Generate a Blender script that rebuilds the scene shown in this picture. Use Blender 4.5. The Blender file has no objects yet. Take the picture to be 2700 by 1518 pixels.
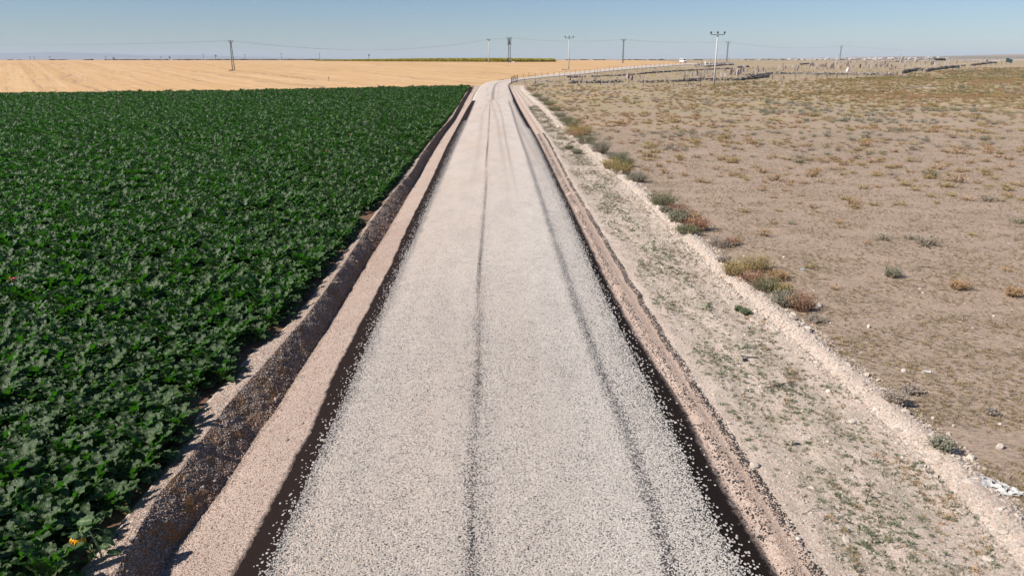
import bpy, math, random
import numpy as np
from mathutils import Vector, Matrix, noise as mn

random.seed(7); rng = np.random.default_rng(7)
R = math.radians
S = bpy.context.scene
COL = S.collection

# ------------------------------------------------------------------ camera, world, sun, exposure
CAM_H, FPX, CX, CY, HOR = 7.0, 1950.0, 1350.0, 759.0, 157.0
TH = math.atan((CY - HOR) / FPX)
cam = bpy.data.cameras.new('camera'); camo = bpy.data.objects.new('camera', cam); COL.objects.link(camo)
camo.location = (0, 0, CAM_H); camo.rotation_euler = (math.pi / 2 - TH, 0, 0)
cam.sensor_width = 36; cam.lens = 36 * FPX / 2700; cam.clip_start = 0.1; cam.clip_end = 60000
S.camera = camo

SUN_EL, SUN_AZ = R(39), R(245)            # azimuth clockwise from +Y
W = bpy.data.worlds.new('World'); S.world = W; W.use_nodes = True
wn, wl = W.node_tree.nodes, W.node_tree.links; wn.clear()
sky = wn.new('ShaderNodeTexSky'); sky.sky_type = 'NISHITA'; sky.sun_disc = False
sky.sun_elevation = SUN_EL; sky.sun_rotation = SUN_AZ
sky.air_density = 1.0; sky.dust_density = 0.3; sky.ozone_density = 4.0; sky.altitude = 900
bg = wn.new('ShaderNodeBackground'); bg.inputs['Strength'].default_value = 0.053
wo = wn.new('ShaderNodeOutputWorld')
tn = wn.new('ShaderNodeMix'); tn.data_type = 'RGBA'; tn.blend_type = 'MULTIPLY'; tn.inputs['Factor'].default_value = 1.0
tn.inputs['B'].default_value = (1.0, 1.05, 1.17, 1)
wl.new(sky.outputs[0], tn.inputs['A']); wl.new(tn.outputs['Result'], bg.inputs['Color']); wl.new(bg.outputs[0], wo.inputs['Surface'])
sl = bpy.data.lights.new('sun', 'SUN'); sl.energy = 4.8; sl.angle = R(0.5); sl.color = (1.0, 0.95, 0.88)
so = bpy.data.objects.new('sun', sl); COL.objects.link(so)
to_sun = Vector((math.sin(SUN_AZ) * math.cos(SUN_EL), math.cos(SUN_AZ) * math.cos(SUN_EL), math.sin(SUN_EL)))
so.rotation_euler = to_sun.to_track_quat('Z', 'Y').to_euler(); so.location = (-60, -30, 60)
S.view_settings.view_transform = 'Standard'; S.view_settings.look = 'None'
S.view_settings.exposure = 0.56; S.view_settings.gamma = 1.0; S.view_settings.use_curve_mapping = False
S.render.engine = 'CYCLES'
S.cycles.max_bounces = 6; S.cycles.diffuse_bounces = 3; S.cycles.glossy_bounces = 2
S.cycles.transmission_bounces = 4; S.cycles.volume_bounces = 0; S.cycles.transparent_max_bounces = 6
S.cycles.use_denoising = True; S.cycles.denoiser = 'OPENIMAGEDENOISE'; S.cycles.denoising_input_passes = 'RGB_ALBEDO_NORMAL'; S.cycles.denoising_prefilter = 'ACCURATE'

# ------------------------------------------------------------------ terrain profile and pixel helpers
_py = np.arange(-200, 6001, 2.0)
_pz = np.interp(_py, [-200, 130, 170, 220, 273, 330, 400, 500, 620, 900, 1500, 3000, 6000],
                [0, 0, .55, 1.5, 2.9, 4.1, 5.2, 6.1, 6.45, 5.2, 3.2, 2.0, 2.0])
_k = np.hanning(31); _k /= _k.sum()
_pz = np.convolve(np.pad(_pz, 15, mode='edge'), _k, mode='valid')
def h(y): return np.interp(y, _py, _pz)
def ray(px, py):
    a = (px - CX) / FPX; b = (CY - py) / FPX
    return a, math.cos(TH) + b * math.sin(TH), -math.sin(TH) + b * math.cos(TH)
def gp(px, py, off=0.0):
    """the point of the ground (plus off) that the photograph shows at this pixel"""
    a, f, z = ray(px, py); t0 = 2.0; t = t0
    while t < 20000:
        if CAM_H + t * z <= h(t * f) + off: break
        t0 = t; t *= 1.02
    lo, hi = t0, t
    for _ in range(40):
        m = (lo + hi) / 2
        if CAM_H + m * z <= h(m * f) + off: hi = m
        else: lo = m
    return Vector((hi * a, hi * f, float(h(hi * f)) + off))
def zat(y, py):
    b = (CY - py) / FPX
    return CAM_H + y * (b * math.cos(TH) - math.sin(TH)) / (math.cos(TH) + b * math.sin(TH))
def dep(p): return p[1] * math.cos(TH) - (p[2] - CAM_H) * math.sin(TH)
def xat(y, z, px): return (px - CX) / FPX * (y * math.cos(TH) - (z - CAM_H) * math.sin(TH))
def proj(p):
    d = dep(p); return CX + FPX * p[0] / d, CY - FPX * (p[1] * math.sin(TH) + (p[2] - CAM_H) * math.cos(TH)) / d

# ------------------------------------------------------------------ object helpers
def mk(name, V, F, mat, parent=None, attrs=None, smooth=False, link=True, loc=None, uv=None):
    me = bpy.data.meshes.new(name)
    V = np.asarray(V, dtype=np.float32)
    if isinstance(F, np.ndarray): F = F.tolist()
    me.from_pydata(V.tolist(), [], F)
    if attrs:
        for k, a in attrs.items():
            a = np.asarray(a, dtype=np.float32)
            if a.ndim == 1:
                at = me.attributes.new(k, 'FLOAT', 'POINT'); at.data.foreach_set('value', a)
            else:
                at = me.attributes.new(k, 'FLOAT_VECTOR', 'POINT'); at.data.foreach_set('vector', a.ravel())
    if smooth: me.shade_smooth()
    if mat: me.materials.append(mat)
    ob = bpy.data.objects.new(name, me)
    if link: COL.objects.link(ob)
    if parent: ob.parent = parent
    if loc is not None: ob.location = loc
    return ob
def tag(o, label=None, cat=None, group=None, kind=None):
    if label: o['label'] = label
    if cat: o['category'] = cat
    if group: o['group'] = group
    if kind: o['kind'] = kind
    return o
def empty(name, loc, rz=0.0):
    o = bpy.data.objects.new(name, None); COL.objects.link(o); o.location = loc; o.rotation_euler = (0, 0, rz)
    o.empty_display_size = 0.2
    return o
def inst(src, loc, rz=0.0, sc=1.0, name=None, tilt=(0, 0)):
    o = src.copy(); COL.objects.link(o); o.location = loc
    o.rotation_euler = (tilt[0], tilt[1], rz)
    o.scale = (sc, sc, sc) if not hasattr(sc, '__len__') else sc
    if name: o.name = name
    return o
class MB:
    """collects simple solids into one mesh"""
    def __init__(s): s.V = []; s.F = []; s.T = []
    def add(s, V, F, t=0.0):
        n = len(s.V); s.V += [tuple(v) for v in V]; s.F += [tuple(i + n for i in f) for f in F]; s.T += [t] * len(V)
    def bar(s, a, b, r1, r2=None, n=4, t=0.0):
        r2 = r1 if r2 is None else r2
        a = Vector(a); b = Vector(b); d = (b - a).normalized()
        u = d.orthogonal().normalized(); w = d.cross(u); ph = math.pi / n
        V = [c + (u * math.cos(ph + 2 * math.pi * i / n) + w * math.sin(ph + 2 * math.pi * i / n)) * r
             for c, r in ((a, r1), (b, r2)) for i in range(n)]
        F = [(i, (i + 1) % n, n + (i + 1) % n, n + i) for i in range(n)]
        F += [tuple(range(n - 1, -1, -1)), tuple(range(n, 2 * n))]
        s.add(V, F, t)
    def box(s, c, d, t=0.0, rz=0.0):
        x, y, z = [q / 2 for q in d]; cr, sr = math.cos(rz), math.sin(rz)
        V = [(c[0] + i * x * cr - j * y * sr, c[1] + i * x * sr + j * y * cr, c[2] + k * z) for k in (-1, 1) for j in (-1, 1) for i in (-1, 1)]
        s.add(V, [(0, 2, 3, 1), (4, 5, 7, 6), (0, 1, 5, 4), (1, 3, 7, 5), (3, 2, 6, 7), (2, 0, 4, 6)], t)
    def tube(s, pts, r, n=5, t=0.0):
        rr = r if hasattr(r, '__len__') else [r] * len(pts)
        base = len(s.V); pts = [Vector(p) for p in pts]
        for i, p in enumerate(pts):
            d = (pts[min(i + 1, len(pts) - 1)] - pts[max(i - 1, 0)]).normalized()
            u = d.cross(Vector((0.31, 0.95, 0.05))).normalized(); w = d.cross(u)
            for k in range(n):
                a = 2 * math.pi * k / n
                s.V.append(tuple(p + (u * math.cos(a) + w * math.sin(a)) * rr[i])); s.T.append(t)
        for i in range(len(pts) - 1):
            for k in range(n):
                a = base + i * n + k; b = base + i * n + (k + 1) % n
                s.F.append((a, b, b + n, a + n))
        s.F.append(tuple(base + k for k in range(n - 1, -1, -1))); s.F.append(tuple(base + (len(pts) - 1) * n + k for k in range(n)))
    def build(s, name, mat, parent=None, smooth=False, link=True, loc=None):
        return mk(name, s.V, s.F, mat, parent, {'tint': s.T}, smooth, link, loc)

# ------------------------------------------------------------------ material helpers
class M:
    def __init__(s, name):
        s.m = bpy.data.materials.new(name); s.m.use_nodes = True
        s.n, s.l = s.m.node_tree.nodes, s.m.node_tree.links; s.n.clear()
        s.out = s.n.new('ShaderNodeOutputMaterial')
        s.b = s.n.new('ShaderNodeBsdfPrincipled'); s.l.new(s.b.outputs[0], s.out.inputs[0])
        s.b.inputs['Roughness'].default_value = 0.9; s.b.inputs['Specular IOR Level'].default_value = 0.25
    def set(s, k, v):
        i = s.b.inputs[k]
        if hasattr(v, 'is_linked') or isinstance(v, bpy.types.NodeSocket): s.l.new(v, i)
        else: i.default_value = (*v, 1) if hasattr(v, '__len__') and len(v) == 3 and i.type == 'RGBA' else v
        return s
    def _in(s, sock, v):
        if isinstance(v, bpy.types.NodeSocket): s.l.new(v, sock)
        elif v is not None:
            if sock.type == 'RGBA' and hasattr(v, '__len__') and len(v) == 3: v = (*v, 1)
            sock.default_value = v
    def pos(s): return s.n.new('ShaderNodeNewGeometry').outputs['Position']
    def obj(s): return s.n.new('ShaderNodeTexCoord').outputs['Object']
    def attr(s, name, typ='GEOMETRY'):
        a = s.n.new('ShaderNodeAttribute'); a.attribute_name = name; a.attribute_type = typ; return a.outputs['Fac']
    def rnd(s): return s.n.new('ShaderNodeObjectInfo').outputs['Random']
    def mapv(s, v, scale=(1, 1, 1), rz=0.0):
        m = s.n.new('ShaderNodeMapping'); m.inputs['Scale'].default_value = scale; m.inputs['Rotation'].default_value = (0, 0, rz)
        m.vector_type = 'TEXTURE' if False else 'POINT'
        s.l.new(v, m.inputs['Vector']); return m.outputs[0]
    def noise(s, scale, v=None, detail=3, rough=.55, dist=0.0):
        n = s.n.new('ShaderNodeTexNoise'); n.inputs['Scale'].default_value = scale
        n.inputs['Detail'].default_value = detail; n.inputs['Roughness'].default_value = rough; n.inputs['Distortion'].default_value = dist
        s.l.new(v if v is not None else s.pos(), n.inputs['Vector']); return n.outputs['Fac']
    def vor(s, scale, v=None, feature='F1'):
        n = s.n.new('ShaderNodeTexVoronoi'); n.inputs['Scale'].default_value = scale; n.feature = feature
        s.l.new(v if v is not None else s.pos(), n.inputs['Vector']); return n
    def ramp(s, f, pts, interp='LINEAR'):
        r = s.n.new('ShaderNodeValToRGB'); s.l.new(f, r.inputs[0]); e = r.color_ramp.elements
        r.color_ramp.interpolation = interp
        while len(e) < len(pts): e.new(0.5)
        for q, (p, c) in zip(e, pts):
            q.position = p; q.color = (*c, 1) if hasattr(c, '__len__') else (c, c, c, 1)
        return r.outputs[0]
    def math(s, op, a, b=None, c=None, clamp=False):
        m = s.n.new('ShaderNodeMath'); m.operation = op; m.use_clamp = clamp
        s._in(m.inputs[0], a); s._in(m.inputs[1], b)
        if c is not None: s._in(m.inputs[2], c)
        return m.outputs[0]
    def mix(s, f, a, b, blend='MIX'):
        m = s.n.new('ShaderNodeMix'); m.data_type = 'RGBA'; m.blend_type = blend
        s._in(m.inputs['Factor'], f); s._in(m.inputs['A'], a); s._in(m.inputs['B'], b); return m.outputs['Result']
    def sep(s, v):
        m = s.n.new('ShaderNodeSeparateXYZ'); s.l.new(v, m.inputs[0]); return m.outputs
    def bump(s, hgt, dist=.02, strength=1.0, normal=None):
        b = s.n.new('ShaderNodeBump'); b.inputs['Distance'].default_value = dist; b.inputs['Strength'].default_value = strength
        s.l.new(hgt, b.inputs['Height'])
        if normal is not None: s.l.new(normal, b.inputs['Normal'])
        return b.outputs[0]
    def translucent(s, f, col):
        t = s.n.new('ShaderNodeBsdfTranslucent'); s._in(t.inputs['Color'], col)
        mx = s.n.new('ShaderNodeMixShader'); mx.inputs[0].default_value = f
        s.l.new(s.b.outputs[0], mx.inputs[1]); s.l.new(t.outputs[0], mx.inputs[2]); s.l.new(mx.outputs[0], s.out.inputs[0])
def plain(name, col, rough=.8, var=0.15, scale=6, metal=0.0, spec=.25):
    m = M(name)
    f = m.noise(scale, m.obj(), 4)
    c2 = tuple(c * (1 - var) for c in col); c3 = tuple(min(1, c * (1 + var)) for c in col)
    m.set('Base Color', m.ramp(f, [(.3, c2), (.7, c3)])).set('Roughness', rough).set('Metallic', metal).set('Specular IOR Level', spec)
    return m.m

# ---- setting materials
def mat_chip():
    m = M('road_chippings')
    cov = m.attr('cov'); tr = m.attr('track')
    v = m.vor(54); cell = m.sep(v.outputs['Color'])
    jit = m.noise(3.0, detail=5, rough=.7)
    c = m.math('ADD', m.math('ADD', cov, m.math('MULTIPLY', m.math('MULTIPLY', m.attr('pack'), cov), .12)), m.math('MULTIPLY', m.math('SUBTRACT', jit, .5), .5))
    on = m.math('LESS_THAN', cell[0], c)
    near = m.math('LESS_THAN', v.outputs['Distance'], m.math('ADD', .70, m.math('MULTIPLY', m.attr('pack'), .5)))
    on = m.math('MULTIPLY', on, near)
    stone = m.ramp(cell[1], [(0, (.40, .32, .265)), (.2, (.58, .495, .42)), (.5, (.70, .62, .54)), (.8, (.54, .49, .44)), (1, (.80, .76, .70))])
    big = m.noise(.35, m.mapv(m.pos(), (1, .25, 1)), 4, .6)
    stone = m.mix(m.math('ADD', m.math('MULTIPLY', m.ramp(big, [(.42, 0), (.62, .3)]), m.attr('warm')), m.math('MULTIPLY', m.attr('warm'), .38)), stone, (.56, .42, .32))
    stone = m.mix(m.ramp(m.noise(.8, m.mapv(m.pos(), (1, .3, 1)), 6, .65), [(.38, .28), (.55, 0)]), stone, (.38, .34, .30))
    stone = m.mix(m.math('MULTIPLY', tr, .75), stone, (.27, .22, .19))
    col = m.mix(on, (.045, .042, .042), stone)
    m.set('Base Color', col).set('Roughness', .75)
    hh = m.math('MULTIPLY', m.math('SUBTRACT', 1, v.outputs['Distance']), on)
    m.set('Normal', m.bump(hh, .012, .8))
    return m.m
def mat_gravel(name, cols, scale=55, bit=False, bumpd=.012, patch=None, mask=None, soft=0.0):
    m = M(name)
    v = m.vor(scale); cell = m.sep(v.outputs['Color'])
    stone = m.ramp(cell[1], cols)
    big = m.noise(.9, detail=5, rough=.65)
    stone = m.mix(m.ramp(big, [(.35, 0), (.7, .5)]), stone, tuple(c * .8 for c in cols[1][1]))
    gap = m.math('SMOOTH_MIN', v.outputs['Distance'], .9, .1)
    stone = m.mix(m.ramp(v.outputs['Distance'], [(.45, 0), (.8, .55)]), stone, tuple(c * .45 for c in cols[0][1]))
    if patch:
        stone = m.mix(m.ramp(m.noise(patch[1], detail=5, rough=.6), [(.5, 0), (.62, 1)]), stone, patch[0])
    if bit:
        a = m.math('ADD', m.attr('bit'), m.math('MULTIPLY', m.math('SUBTRACT', m.noise(7, detail=7, rough=.75), .5), .7))
        stone = m.mix(m.ramp(a, [(.32, 0), (.62, 1)]), stone, (.021, .0135, .0115))
    m.set('Base Color', stone).set('Roughness', .9).set('Specular IOR Level', .08)
    n2 = m.bump(m.noise(9, detail=6, rough=.7), .03, .6)
    m.set('Normal', m.bump(m.math('SUBTRACT', 1, v.outputs['Distance']), bumpd, .8, n2))
    return m.m
def mat_soil():
    m = M('field_soil')
    f = m.noise(6, detail=6, rough=.7)
    m.set('Base Color', m.ramp(f, [(.3, (.12, .065, .04)), (.7, (.24, .14, .09))]))
    m.set('Normal', m.bump(m.noise(14, detail=6, rough=.7), .06)); return m.m
def mat_verge():
    m = M('verge_earth')
    f = m.noise(1.4, m.mapv(m.pos(), (1, .45, 1)), 6, .65)
    c = m.ramp(f, [(.3, (.51, .38, .30)), (.5, (.61, .465, .375)), (.7, (.68, .545, .455))])
    v = m.vor(38); cell = m.sep(v.outputs['Color'])
    c = m.mix(m.ramp(m.noise(26, detail=6, rough=.85), [(.42, .55), (.52, 0)]), c, (.34, .25, .19))
    c = m.mix(m.math('MULTIPLY', m.math('GREATER_THAN', cell[0], .6), .8), c, m.ramp(cell[1], [(0, (.35, .28, .22)), (1, (.75, .68, .6))]))
    w = m.math('MULTIPLY', m.attr('weed'), m.ramp(m.noise(2.2, m.mapv(m.pos(), (1, .55, 1)), 7, .72), [(.44, 0), (.58, .8)]))
    c = m.mix(w, c, m.ramp(m.noise(18, detail=5, rough=.8), [(.42, (.50, .40, .31)), (.56, (.22, .21, .13))]))
    m.set('Base Color', c)
    n2 = m.bump(m.noise(7, detail=7, rough=.72), .07, .8)
    m.set('Normal', m.bump(m.noise(45, detail=3), .02, .8, n2)); return m.m
def mat_steppe():
    m = M('dry_steppe_ground')
    p = m.pos()
    f = m.noise(.35, m.mapv(p, (.6, 1, 1)), 7, .62)
    c = m.ramp(f, [(.3, (.345, .246, .19)), (.5, (.405, .292, .228)), (.7, (.46, .33, .258))])
    # matted dry grass, streaky
    g = m.noise(9, m.mapv(p, (.45, 1.3, 1)), 6, .75, .6)
    c = m.mix(m.ramp(g, [(.42, 0), (.58, .75)]), c, (.39, .30, .20))
    c = m.mix(m.ramp(m.noise(16, m.mapv(p, (.5, 1.2, 1)), 5, .8), [(.50, 0), (.60, .8)]), c, (.165, .125, .09))
    c = m.mix(m.ramp(m.noise(23, p, 4, .8), [(.60, 0), (.67, .6)]), c, (.52, .42, .34))
    # far vegetation colouring: plant cover thickens away from the road
    sx = m.sep(p)
    far = m.math('MULTIPLY', m.ramp(m.math('DIVIDE', sx[1], 200), [(.30, 0), (.62, 1)]), 1.0)
    n1 = m.noise(.05, m.mapv(p, (.5, 1, 1)), 6, .62)
    veg = m.ramp(m.noise(.09, m.mapv(p, (.35, 1, 1)), 6, .7), [(.36, (.42, .30, .16)), (.45, (.26, .245, .09)), (.54, (.36, .29, .11)), (.62, (.55, .31, .13))])
    c = m.mix(m.math('MULTIPLY', far, m.ramp(m.noise(.5, m.mapv(p, (.5, 1, 1)), 7, .7), [(.46, 0), (.56, .75)])), c, veg)
    pale = m.math('MULTIPLY', m.math('MULTIPLY', far, m.ramp(m.math('DIVIDE', sx[0], 120), [(.35, 0), (.6, 1)])), m.ramp(m.noise(.22, m.mapv(p, (.4, 1, 1)), 7, .7), [(.60, 0), (.64, .8)]))
    c = m.mix(pale, c, (.60, .52, .45))
    m.set('Base Color', c)
    n2 = m.bump(m.noise(1.6, detail=6, rough=.6), .14, .7)
    m.set('Normal', m.bump(g, .05, .9, n2)); return m.m
def mat_stubble():
    m = M('wheat_stubble')
    p = m.mapv(m.pos(), (1, 1, 1), R(-33))
    a = m.noise(.33, m.mapv(p, (1, .012, 1)), 6, .62)
    c = m.ramp(a, [(.3, (.44, .26, .12)), (.5, (.55, .34, .165)), (.7, (.62, .41, .22))])
    b = m.noise(1.0, m.mapv(p, (1.3, .035, 1)), 6, .7)
    c = m.mix(m.ramp(b, [(.60, 0), (.70, .6)]), c, (.72, .53, .34))
    c = m.mix(m.ramp(m.noise(.7, m.mapv(p, (1, .03, 1)), 6, .75), [(.36, .8), (.44, 0)]), c, (.30, .19, .12))
    c = m.mix(m.ramp(m.noise(.35, m.mapv(m.pos(), (.5, 1, 1)), 7, .7), [(.57, 0), (.63, .6)]), c, (.74, .58, .40))
    c = m.mix(m.ramp(m.noise(.02, m.pos(), 4), [(.4, 0), (.6, .45)]), c, (.56, .34, .15))
    sx = m.sep(p)[0]
    for per, wdt, amt, cc in ((13.0, .05, .55, (.33, .21, .13)), (7.3, .05, .4, (.72, .54, .36)), (41.0, .03, .7, (.30, .20, .13))):
        fr = m.math('FRACT', m.math('ADD', m.math('DIVIDE', sx, per), m.math('MULTIPLY', m.noise(.012, m.pos(), 3), 1.2)))
        ln = m.math('MULTIPLY', m.math('LESS_THAN', fr, wdt), m.ramp(m.noise(.06, m.pos(), 4), [(.42, 0), (.55, amt)]))
        c = m.mix(ln, c, cc)
    m.set('Base Color', c)
    m.set('Normal', m.bump(b, .15, .6)); return m.m
def mat_plain_far():
    m = M('far_plain')
    p = m.pos()
    v = m.vor(.0022, m.mapv(p, (.6, 1, 1))); cell = m.sep(v.outputs['Color'])
    c = m.ramp(cell[0], [(0, (.24, .19, .14)), (.3, (.33, .24, .18)), (.55, (.20, .19, .13)), (.75, (.40, .32, .26)), (1, (.30, .22, .17))], 'CONSTANT')
    c = m.mix(m.ramp(m.noise(.004, p, 6, .7), [(.45, 0), (.6, .6)]), c, (.30, .24, .18))
    c = m.mix(m.ramp(m.noise(.0011, m.mapv(p, (.4, 2.4, 1)), 4, .5), [(.60, 0), (.63, 1)]), c, (.62, .55, .48))
    m.set('Base Color', c); return m.m

def leafmat(name, base, rib, trans, tf=.3, rough=.5, spec=.42, hue=.45):
    m = M(name)
    r = m.attr('rib'); rn = m.rnd()
    c = m.mix(m.math('MULTIPLY', rn, hue), base, tuple(min(1, q * 1.7) for q in base))
    c = m.mix(m.ramp(m.noise(22, m.obj(), 4), [(.3, 0), (.7, .35)]), c, tuple(q * .55 for q in base))
    c = m.mix(r, c, rib)
    m.set('Base Color', c).set('Roughness', rough).set('Specular IOR Level', spec)
    m.set('Normal', m.bump(m.noise(30, m.obj(), 4, .65), .022, 1.0))
    m.translucent(tf, trans); return m.m
def shrubmat(name, base, tip, dry=(.22, .16, .11), tf=.12):
    m = M(name)
    t = m.attr('tip'); rn = m.rnd()
    c = m.mix(m.ramp(t, [(.15, 0), (.75, 1)]), dry, m.mix(m.math('POWER', t, 2), base, tip))
    c = m.mix(m.math('MULTIPLY', rn, .35), c, tuple(q * .6 for q in base))
    m.set('Base Color', c).set('Roughness', .7).set('Specular IOR Level', .15)
    m.translucent(tf, tip); return m.m
def rockmat(name, cols, scale=8):
    m = M(name)
    c = m.ramp(m.noise(scale, m.obj(), 6, .65), [(.25 + .5 * i / (len(cols) - 1), q) for i, q in enumerate(cols)])
    c = m.mix(m.math('MULTIPLY', m.rnd(), .45), c, tuple(q * .62 for q in cols[0]))
    m.set('Base Color', c).set('Normal', m.bump(m.noise(scale * 3, m.obj(), 5), .02, .7)); return m.m
def wallmat(name, cols):
    m = M(name)
    c = m.ramp(m.attr('tint'), [(i / (len(cols) - 1), q) for i, q in enumerate(cols)])
    c = m.mix(m.ramp(m.noise(4, m.pos(), 5, .7), [(.4, 0), (.7, .5)]), c, (.10, .09, .085))
    m.set('Base Color', c).set('Normal', m.bump(m.noise(9, m.pos(), 5), .05, .7)); return m.m

PINK = [(0, (.34, .235, .185)), (.35, (.48, .355, .285)), (.75, (.58, .455, .375)), (1, (.70, .61, .54))]
MAT = dict(
    chip=mat_chip(),
    shoulder=mat_gravel('pink_gravel', PINK, 70, bit=True),
    berm=mat_gravel('pale_gravel', [(0, (.32, .23, .18)), (.4, (.50, .385, .31)), (.8, (.60, .48, .40)), (1, (.76, .67, .59))], 48),
    slope=mat_gravel('ditch_earth', [(0, (.15, .085, .05)), (.4, (.30, .17, .10)), (.8, (.42, .27, .18)), (1, (.85, .76, .68))], 40, patch=((.30, .145, .055), 1.6), bumpd=.03),
    soil=mat_soil(), verge=mat_verge(), steppe=mat_steppe(), stubble=mat_stubble(), far=mat_plain_far(),
    beet=leafmat('beet_leaf', (.031, .060, .015), (.16, .23, .08), (.05, .22, .006), .32, .42, .46, .55),
    concrete=plain('pole_concrete', (.46, .45, .43), .85, .12, 3),
    steel=plain('galvanised_steel', (.085, .09, .09), .55, .2, 5, .3),
    darksteel=plain('fence_steel', (.035, .038, .042), .6, .2, 5, .2),
    insul=plain('insulator', (.03, .03, .035), .3, .1, 5, 0, .5),
    wire=plain('cable', (.10, .10, .11), .5, .1),
    white=plain('white_paint', (.78, .78, .78), .35, .04, 2, 0, .5),
    glass=plain('dark_glass', (.015, .017, .02), .12, .05, 2, 0, .6),
    rubber=plain('rubber', (.02, .02, .02), .8, .1),
    lamp=plain('lamp_lens', (.6, .6, .58), .2, .05),
    sign=plain('blue_green_board', (.035, .07, .075), .5, .1, 2),
    red=plain('red_plastic', (.55, .03, .02), .4, .1, 8, 0, .5),
    pvc=plain('pale_pvc', (.30, .33, .38), .5, .1, 8),
    hose=plain('black_plastic', (.02, .022, .024), .45, .1, 8, 0, .5),
    bag=plain('white_plastic', (.46, .445, .42), .6, .25, 9, 0, .4),
    blue=plain('pale_blue_plastic', (.36, .46, .52), .4, .1, 14),
    twig=plain('dry_wood', (.10, .07, .055), .9, .3, 20),
    sunstem=plain('sunflower_stem', (.20, .27, .12), .6, .15, 20),
    petal=plain('yellow_petal', (.75, .36, .01), .6, .15, 20),
    seed=plain('sunflower_seeds', (.06, .035, .02), .8, .2, 40),
    sunleaf=leafmat('sunflower_leaf', (.075, .12, .05), (.26, .32, .17), (.10, .30, .01), .25, .6, .2),
    sunfield=plain('sunflower_crop', (.34, .29, .04), .8, .35, 3),
    chipstone=rockmat('loose_chipping', [(.46, .40, .35), (.66, .60, .54), (.80, .77, .72)], 30),
    pebble=rockmat('pebble', [(.30, .25, .22), (.52, .46, .42), (.70, .66, .62)], 12),
    warmpebble=rockmat('warm_pebble', [(.30, .20, .145), (.46, .335, .26), (.62, .50, .41)], 12),
    clod=rockmat('pale_clod', [(.45, .37, .30), (.58, .49, .41), (.70, .62, .54)], 14),
    tar=rockmat('tarred_lump', [(.02, .018, .018), (.05, .045, .045), (.12, .10, .095)], 18),
    rock=rockmat('pale_rock', [(.50, .42, .35), (.62, .55, .48), (.72, .66, .60)], 9),
    grave=rockmat('headstone_stone', [(.13, .10, .10), (.22, .17, .17), (.34, .275, .26)], 2.2),
    gravelight=rockmat('pale_headstone', [(.26, .225, .205), (.38, .33, .30), (.50, .455, .42)], 2.2),
    gravewhite=rockmat('white_headstone', [(.62, .61, .60), (.72, .71, .70), (.80, .79, .78)], 3),
    walldark=wallmat('basalt_wall_stone', [(.05, .045, .045), (.10, .09, .09), (.19, .165, .155), (.40, .36, .33)]),
    wallpale=wallmat('pale_wall_stone', [(.12, .10, .10), (.28, .25, .23), (.44, .39, .36), (.60, .56, .52)]),
    g_green=shrubmat('shrub_green', (.145, .155, .08), (.21, .205, .11)),
    g_grey=shrubmat('shrub_grey_green', (.20, .20, .14), (.26, .25, .185)),
    g_olive=shrubmat('shrub_olive', (.25, .20, .08), (.40, .30, .11)),
    g_orange=shrubmat('shrub_orange', (.35, .235, .13), (.47, .29, .15)),
    g_red=shrubmat('shrub_rust', (.27, .155, .095), (.40, .22, .14)),
    g_dry=shrubmat('shrub_dry', (.30, .245, .20), (.38, .32, .265)),
    g_weed=shrubmat('verge_weed', (.12, .145, .08), (.17, .20, .11), (.16, .15, .10)),
    g_straw=shrubmat('straw_grass', (.28, .21, .11), (.36, .28, .16), (.2, .15, .1)),
    tree=shrubmat('far_bush', (.045, .055, .03), (.07, .08, .04), (.04, .045, .03)),
    house=plain('house_wall', (.50, .475, .45), .9, .1, .2), roof=plain('house_roof', (.50, .46, .43), .9, .2, .2),
    mount=plain('mountain_rock', (.20, .18, .16), .95, .2, .001),
)

# ------------------------------------------------------------------ the corridor: curves traced in the photo, unprojected on the ground
def curve(pts, off=0.0):
    P = [gp(x, y, off) for x, y in pts]; P.sort(key=lambda p: p[1])
    ys = np.array([p[1] for p in P]); xs = np.array([p[0] for p in P])
    n = min(len(ys) - 1, 3); sl0 = (xs[n] - xs[0]) / (ys[n] - ys[0])
    ys = np.concatenate([[-12], ys]); xs = np.concatenate([[xs[0] + sl0 * (-12 - ys[1])], xs])
    return lambda y: np.interp(y, ys, xs)
A_ = [(199, 1518), (300, 1400), (440, 1226), (545, 1059), (671, 923), (734, 881), (818, 786), (870, 713), (954, 608), (1048, 482), (1122, 388), (1170, 330), (1205, 280), (1228, 246), (1240, 232)]
B_ = [(300, 1518), (361, 1403), (418, 1302), (476, 1238), (534, 1158), (594, 1072), (681, 977), (751, 897), (804, 838), (856, 768), (910, 690), (983, 578), (1033, 512), (1086, 452), (1112, 406), (1152, 353), (1192, 310), (1218, 263), (1238, 233)]
C_ = [(427, 1518), (462, 1446), (520, 1374), (577, 1302), (635, 1215), (678, 1143), (727, 1082), (769, 1012), (821, 932), (866, 862), (973, 684), (1013, 624), (1059, 545), (1096, 479), (1139, 406), (1175, 346), (1212, 293), (1235, 253), (1249, 232)]
D_ = [(620, 1518), (646, 1465), (707, 1358), (761, 1250), (800, 1172), (843, 1089), (875, 1000), (1033, 697), (1066, 618), (1099, 552), (1139, 472), (1178, 386), (1205, 336), (1232, 286), (1248, 260), (1265, 232)]
E_ = [(700, 1518), (742, 1411), (785, 1322), (828, 1222), (872, 1125), (915, 1032), (1059, 697), (1099, 611), (1132, 535), (1162, 469), (1198, 386), (1225, 329), (1248, 276), (1259, 248), (1271, 230)]
F_ = [(1240, 1518), (1242, 1286), (1251, 1107), (1258, 1000), (1265, 697), (1271, 611), (1281, 485), (1286, 369), (1290, 303), (1294, 262), (1298, 230)]
G_ = [(1772, 1518), (1720, 1332), (1657, 1153), (1583, 975), (1520, 807), (1468, 650), (1426, 524), (1389, 409), (1363, 335), (1347, 283), (1338, 255), (1330, 230)]
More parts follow.
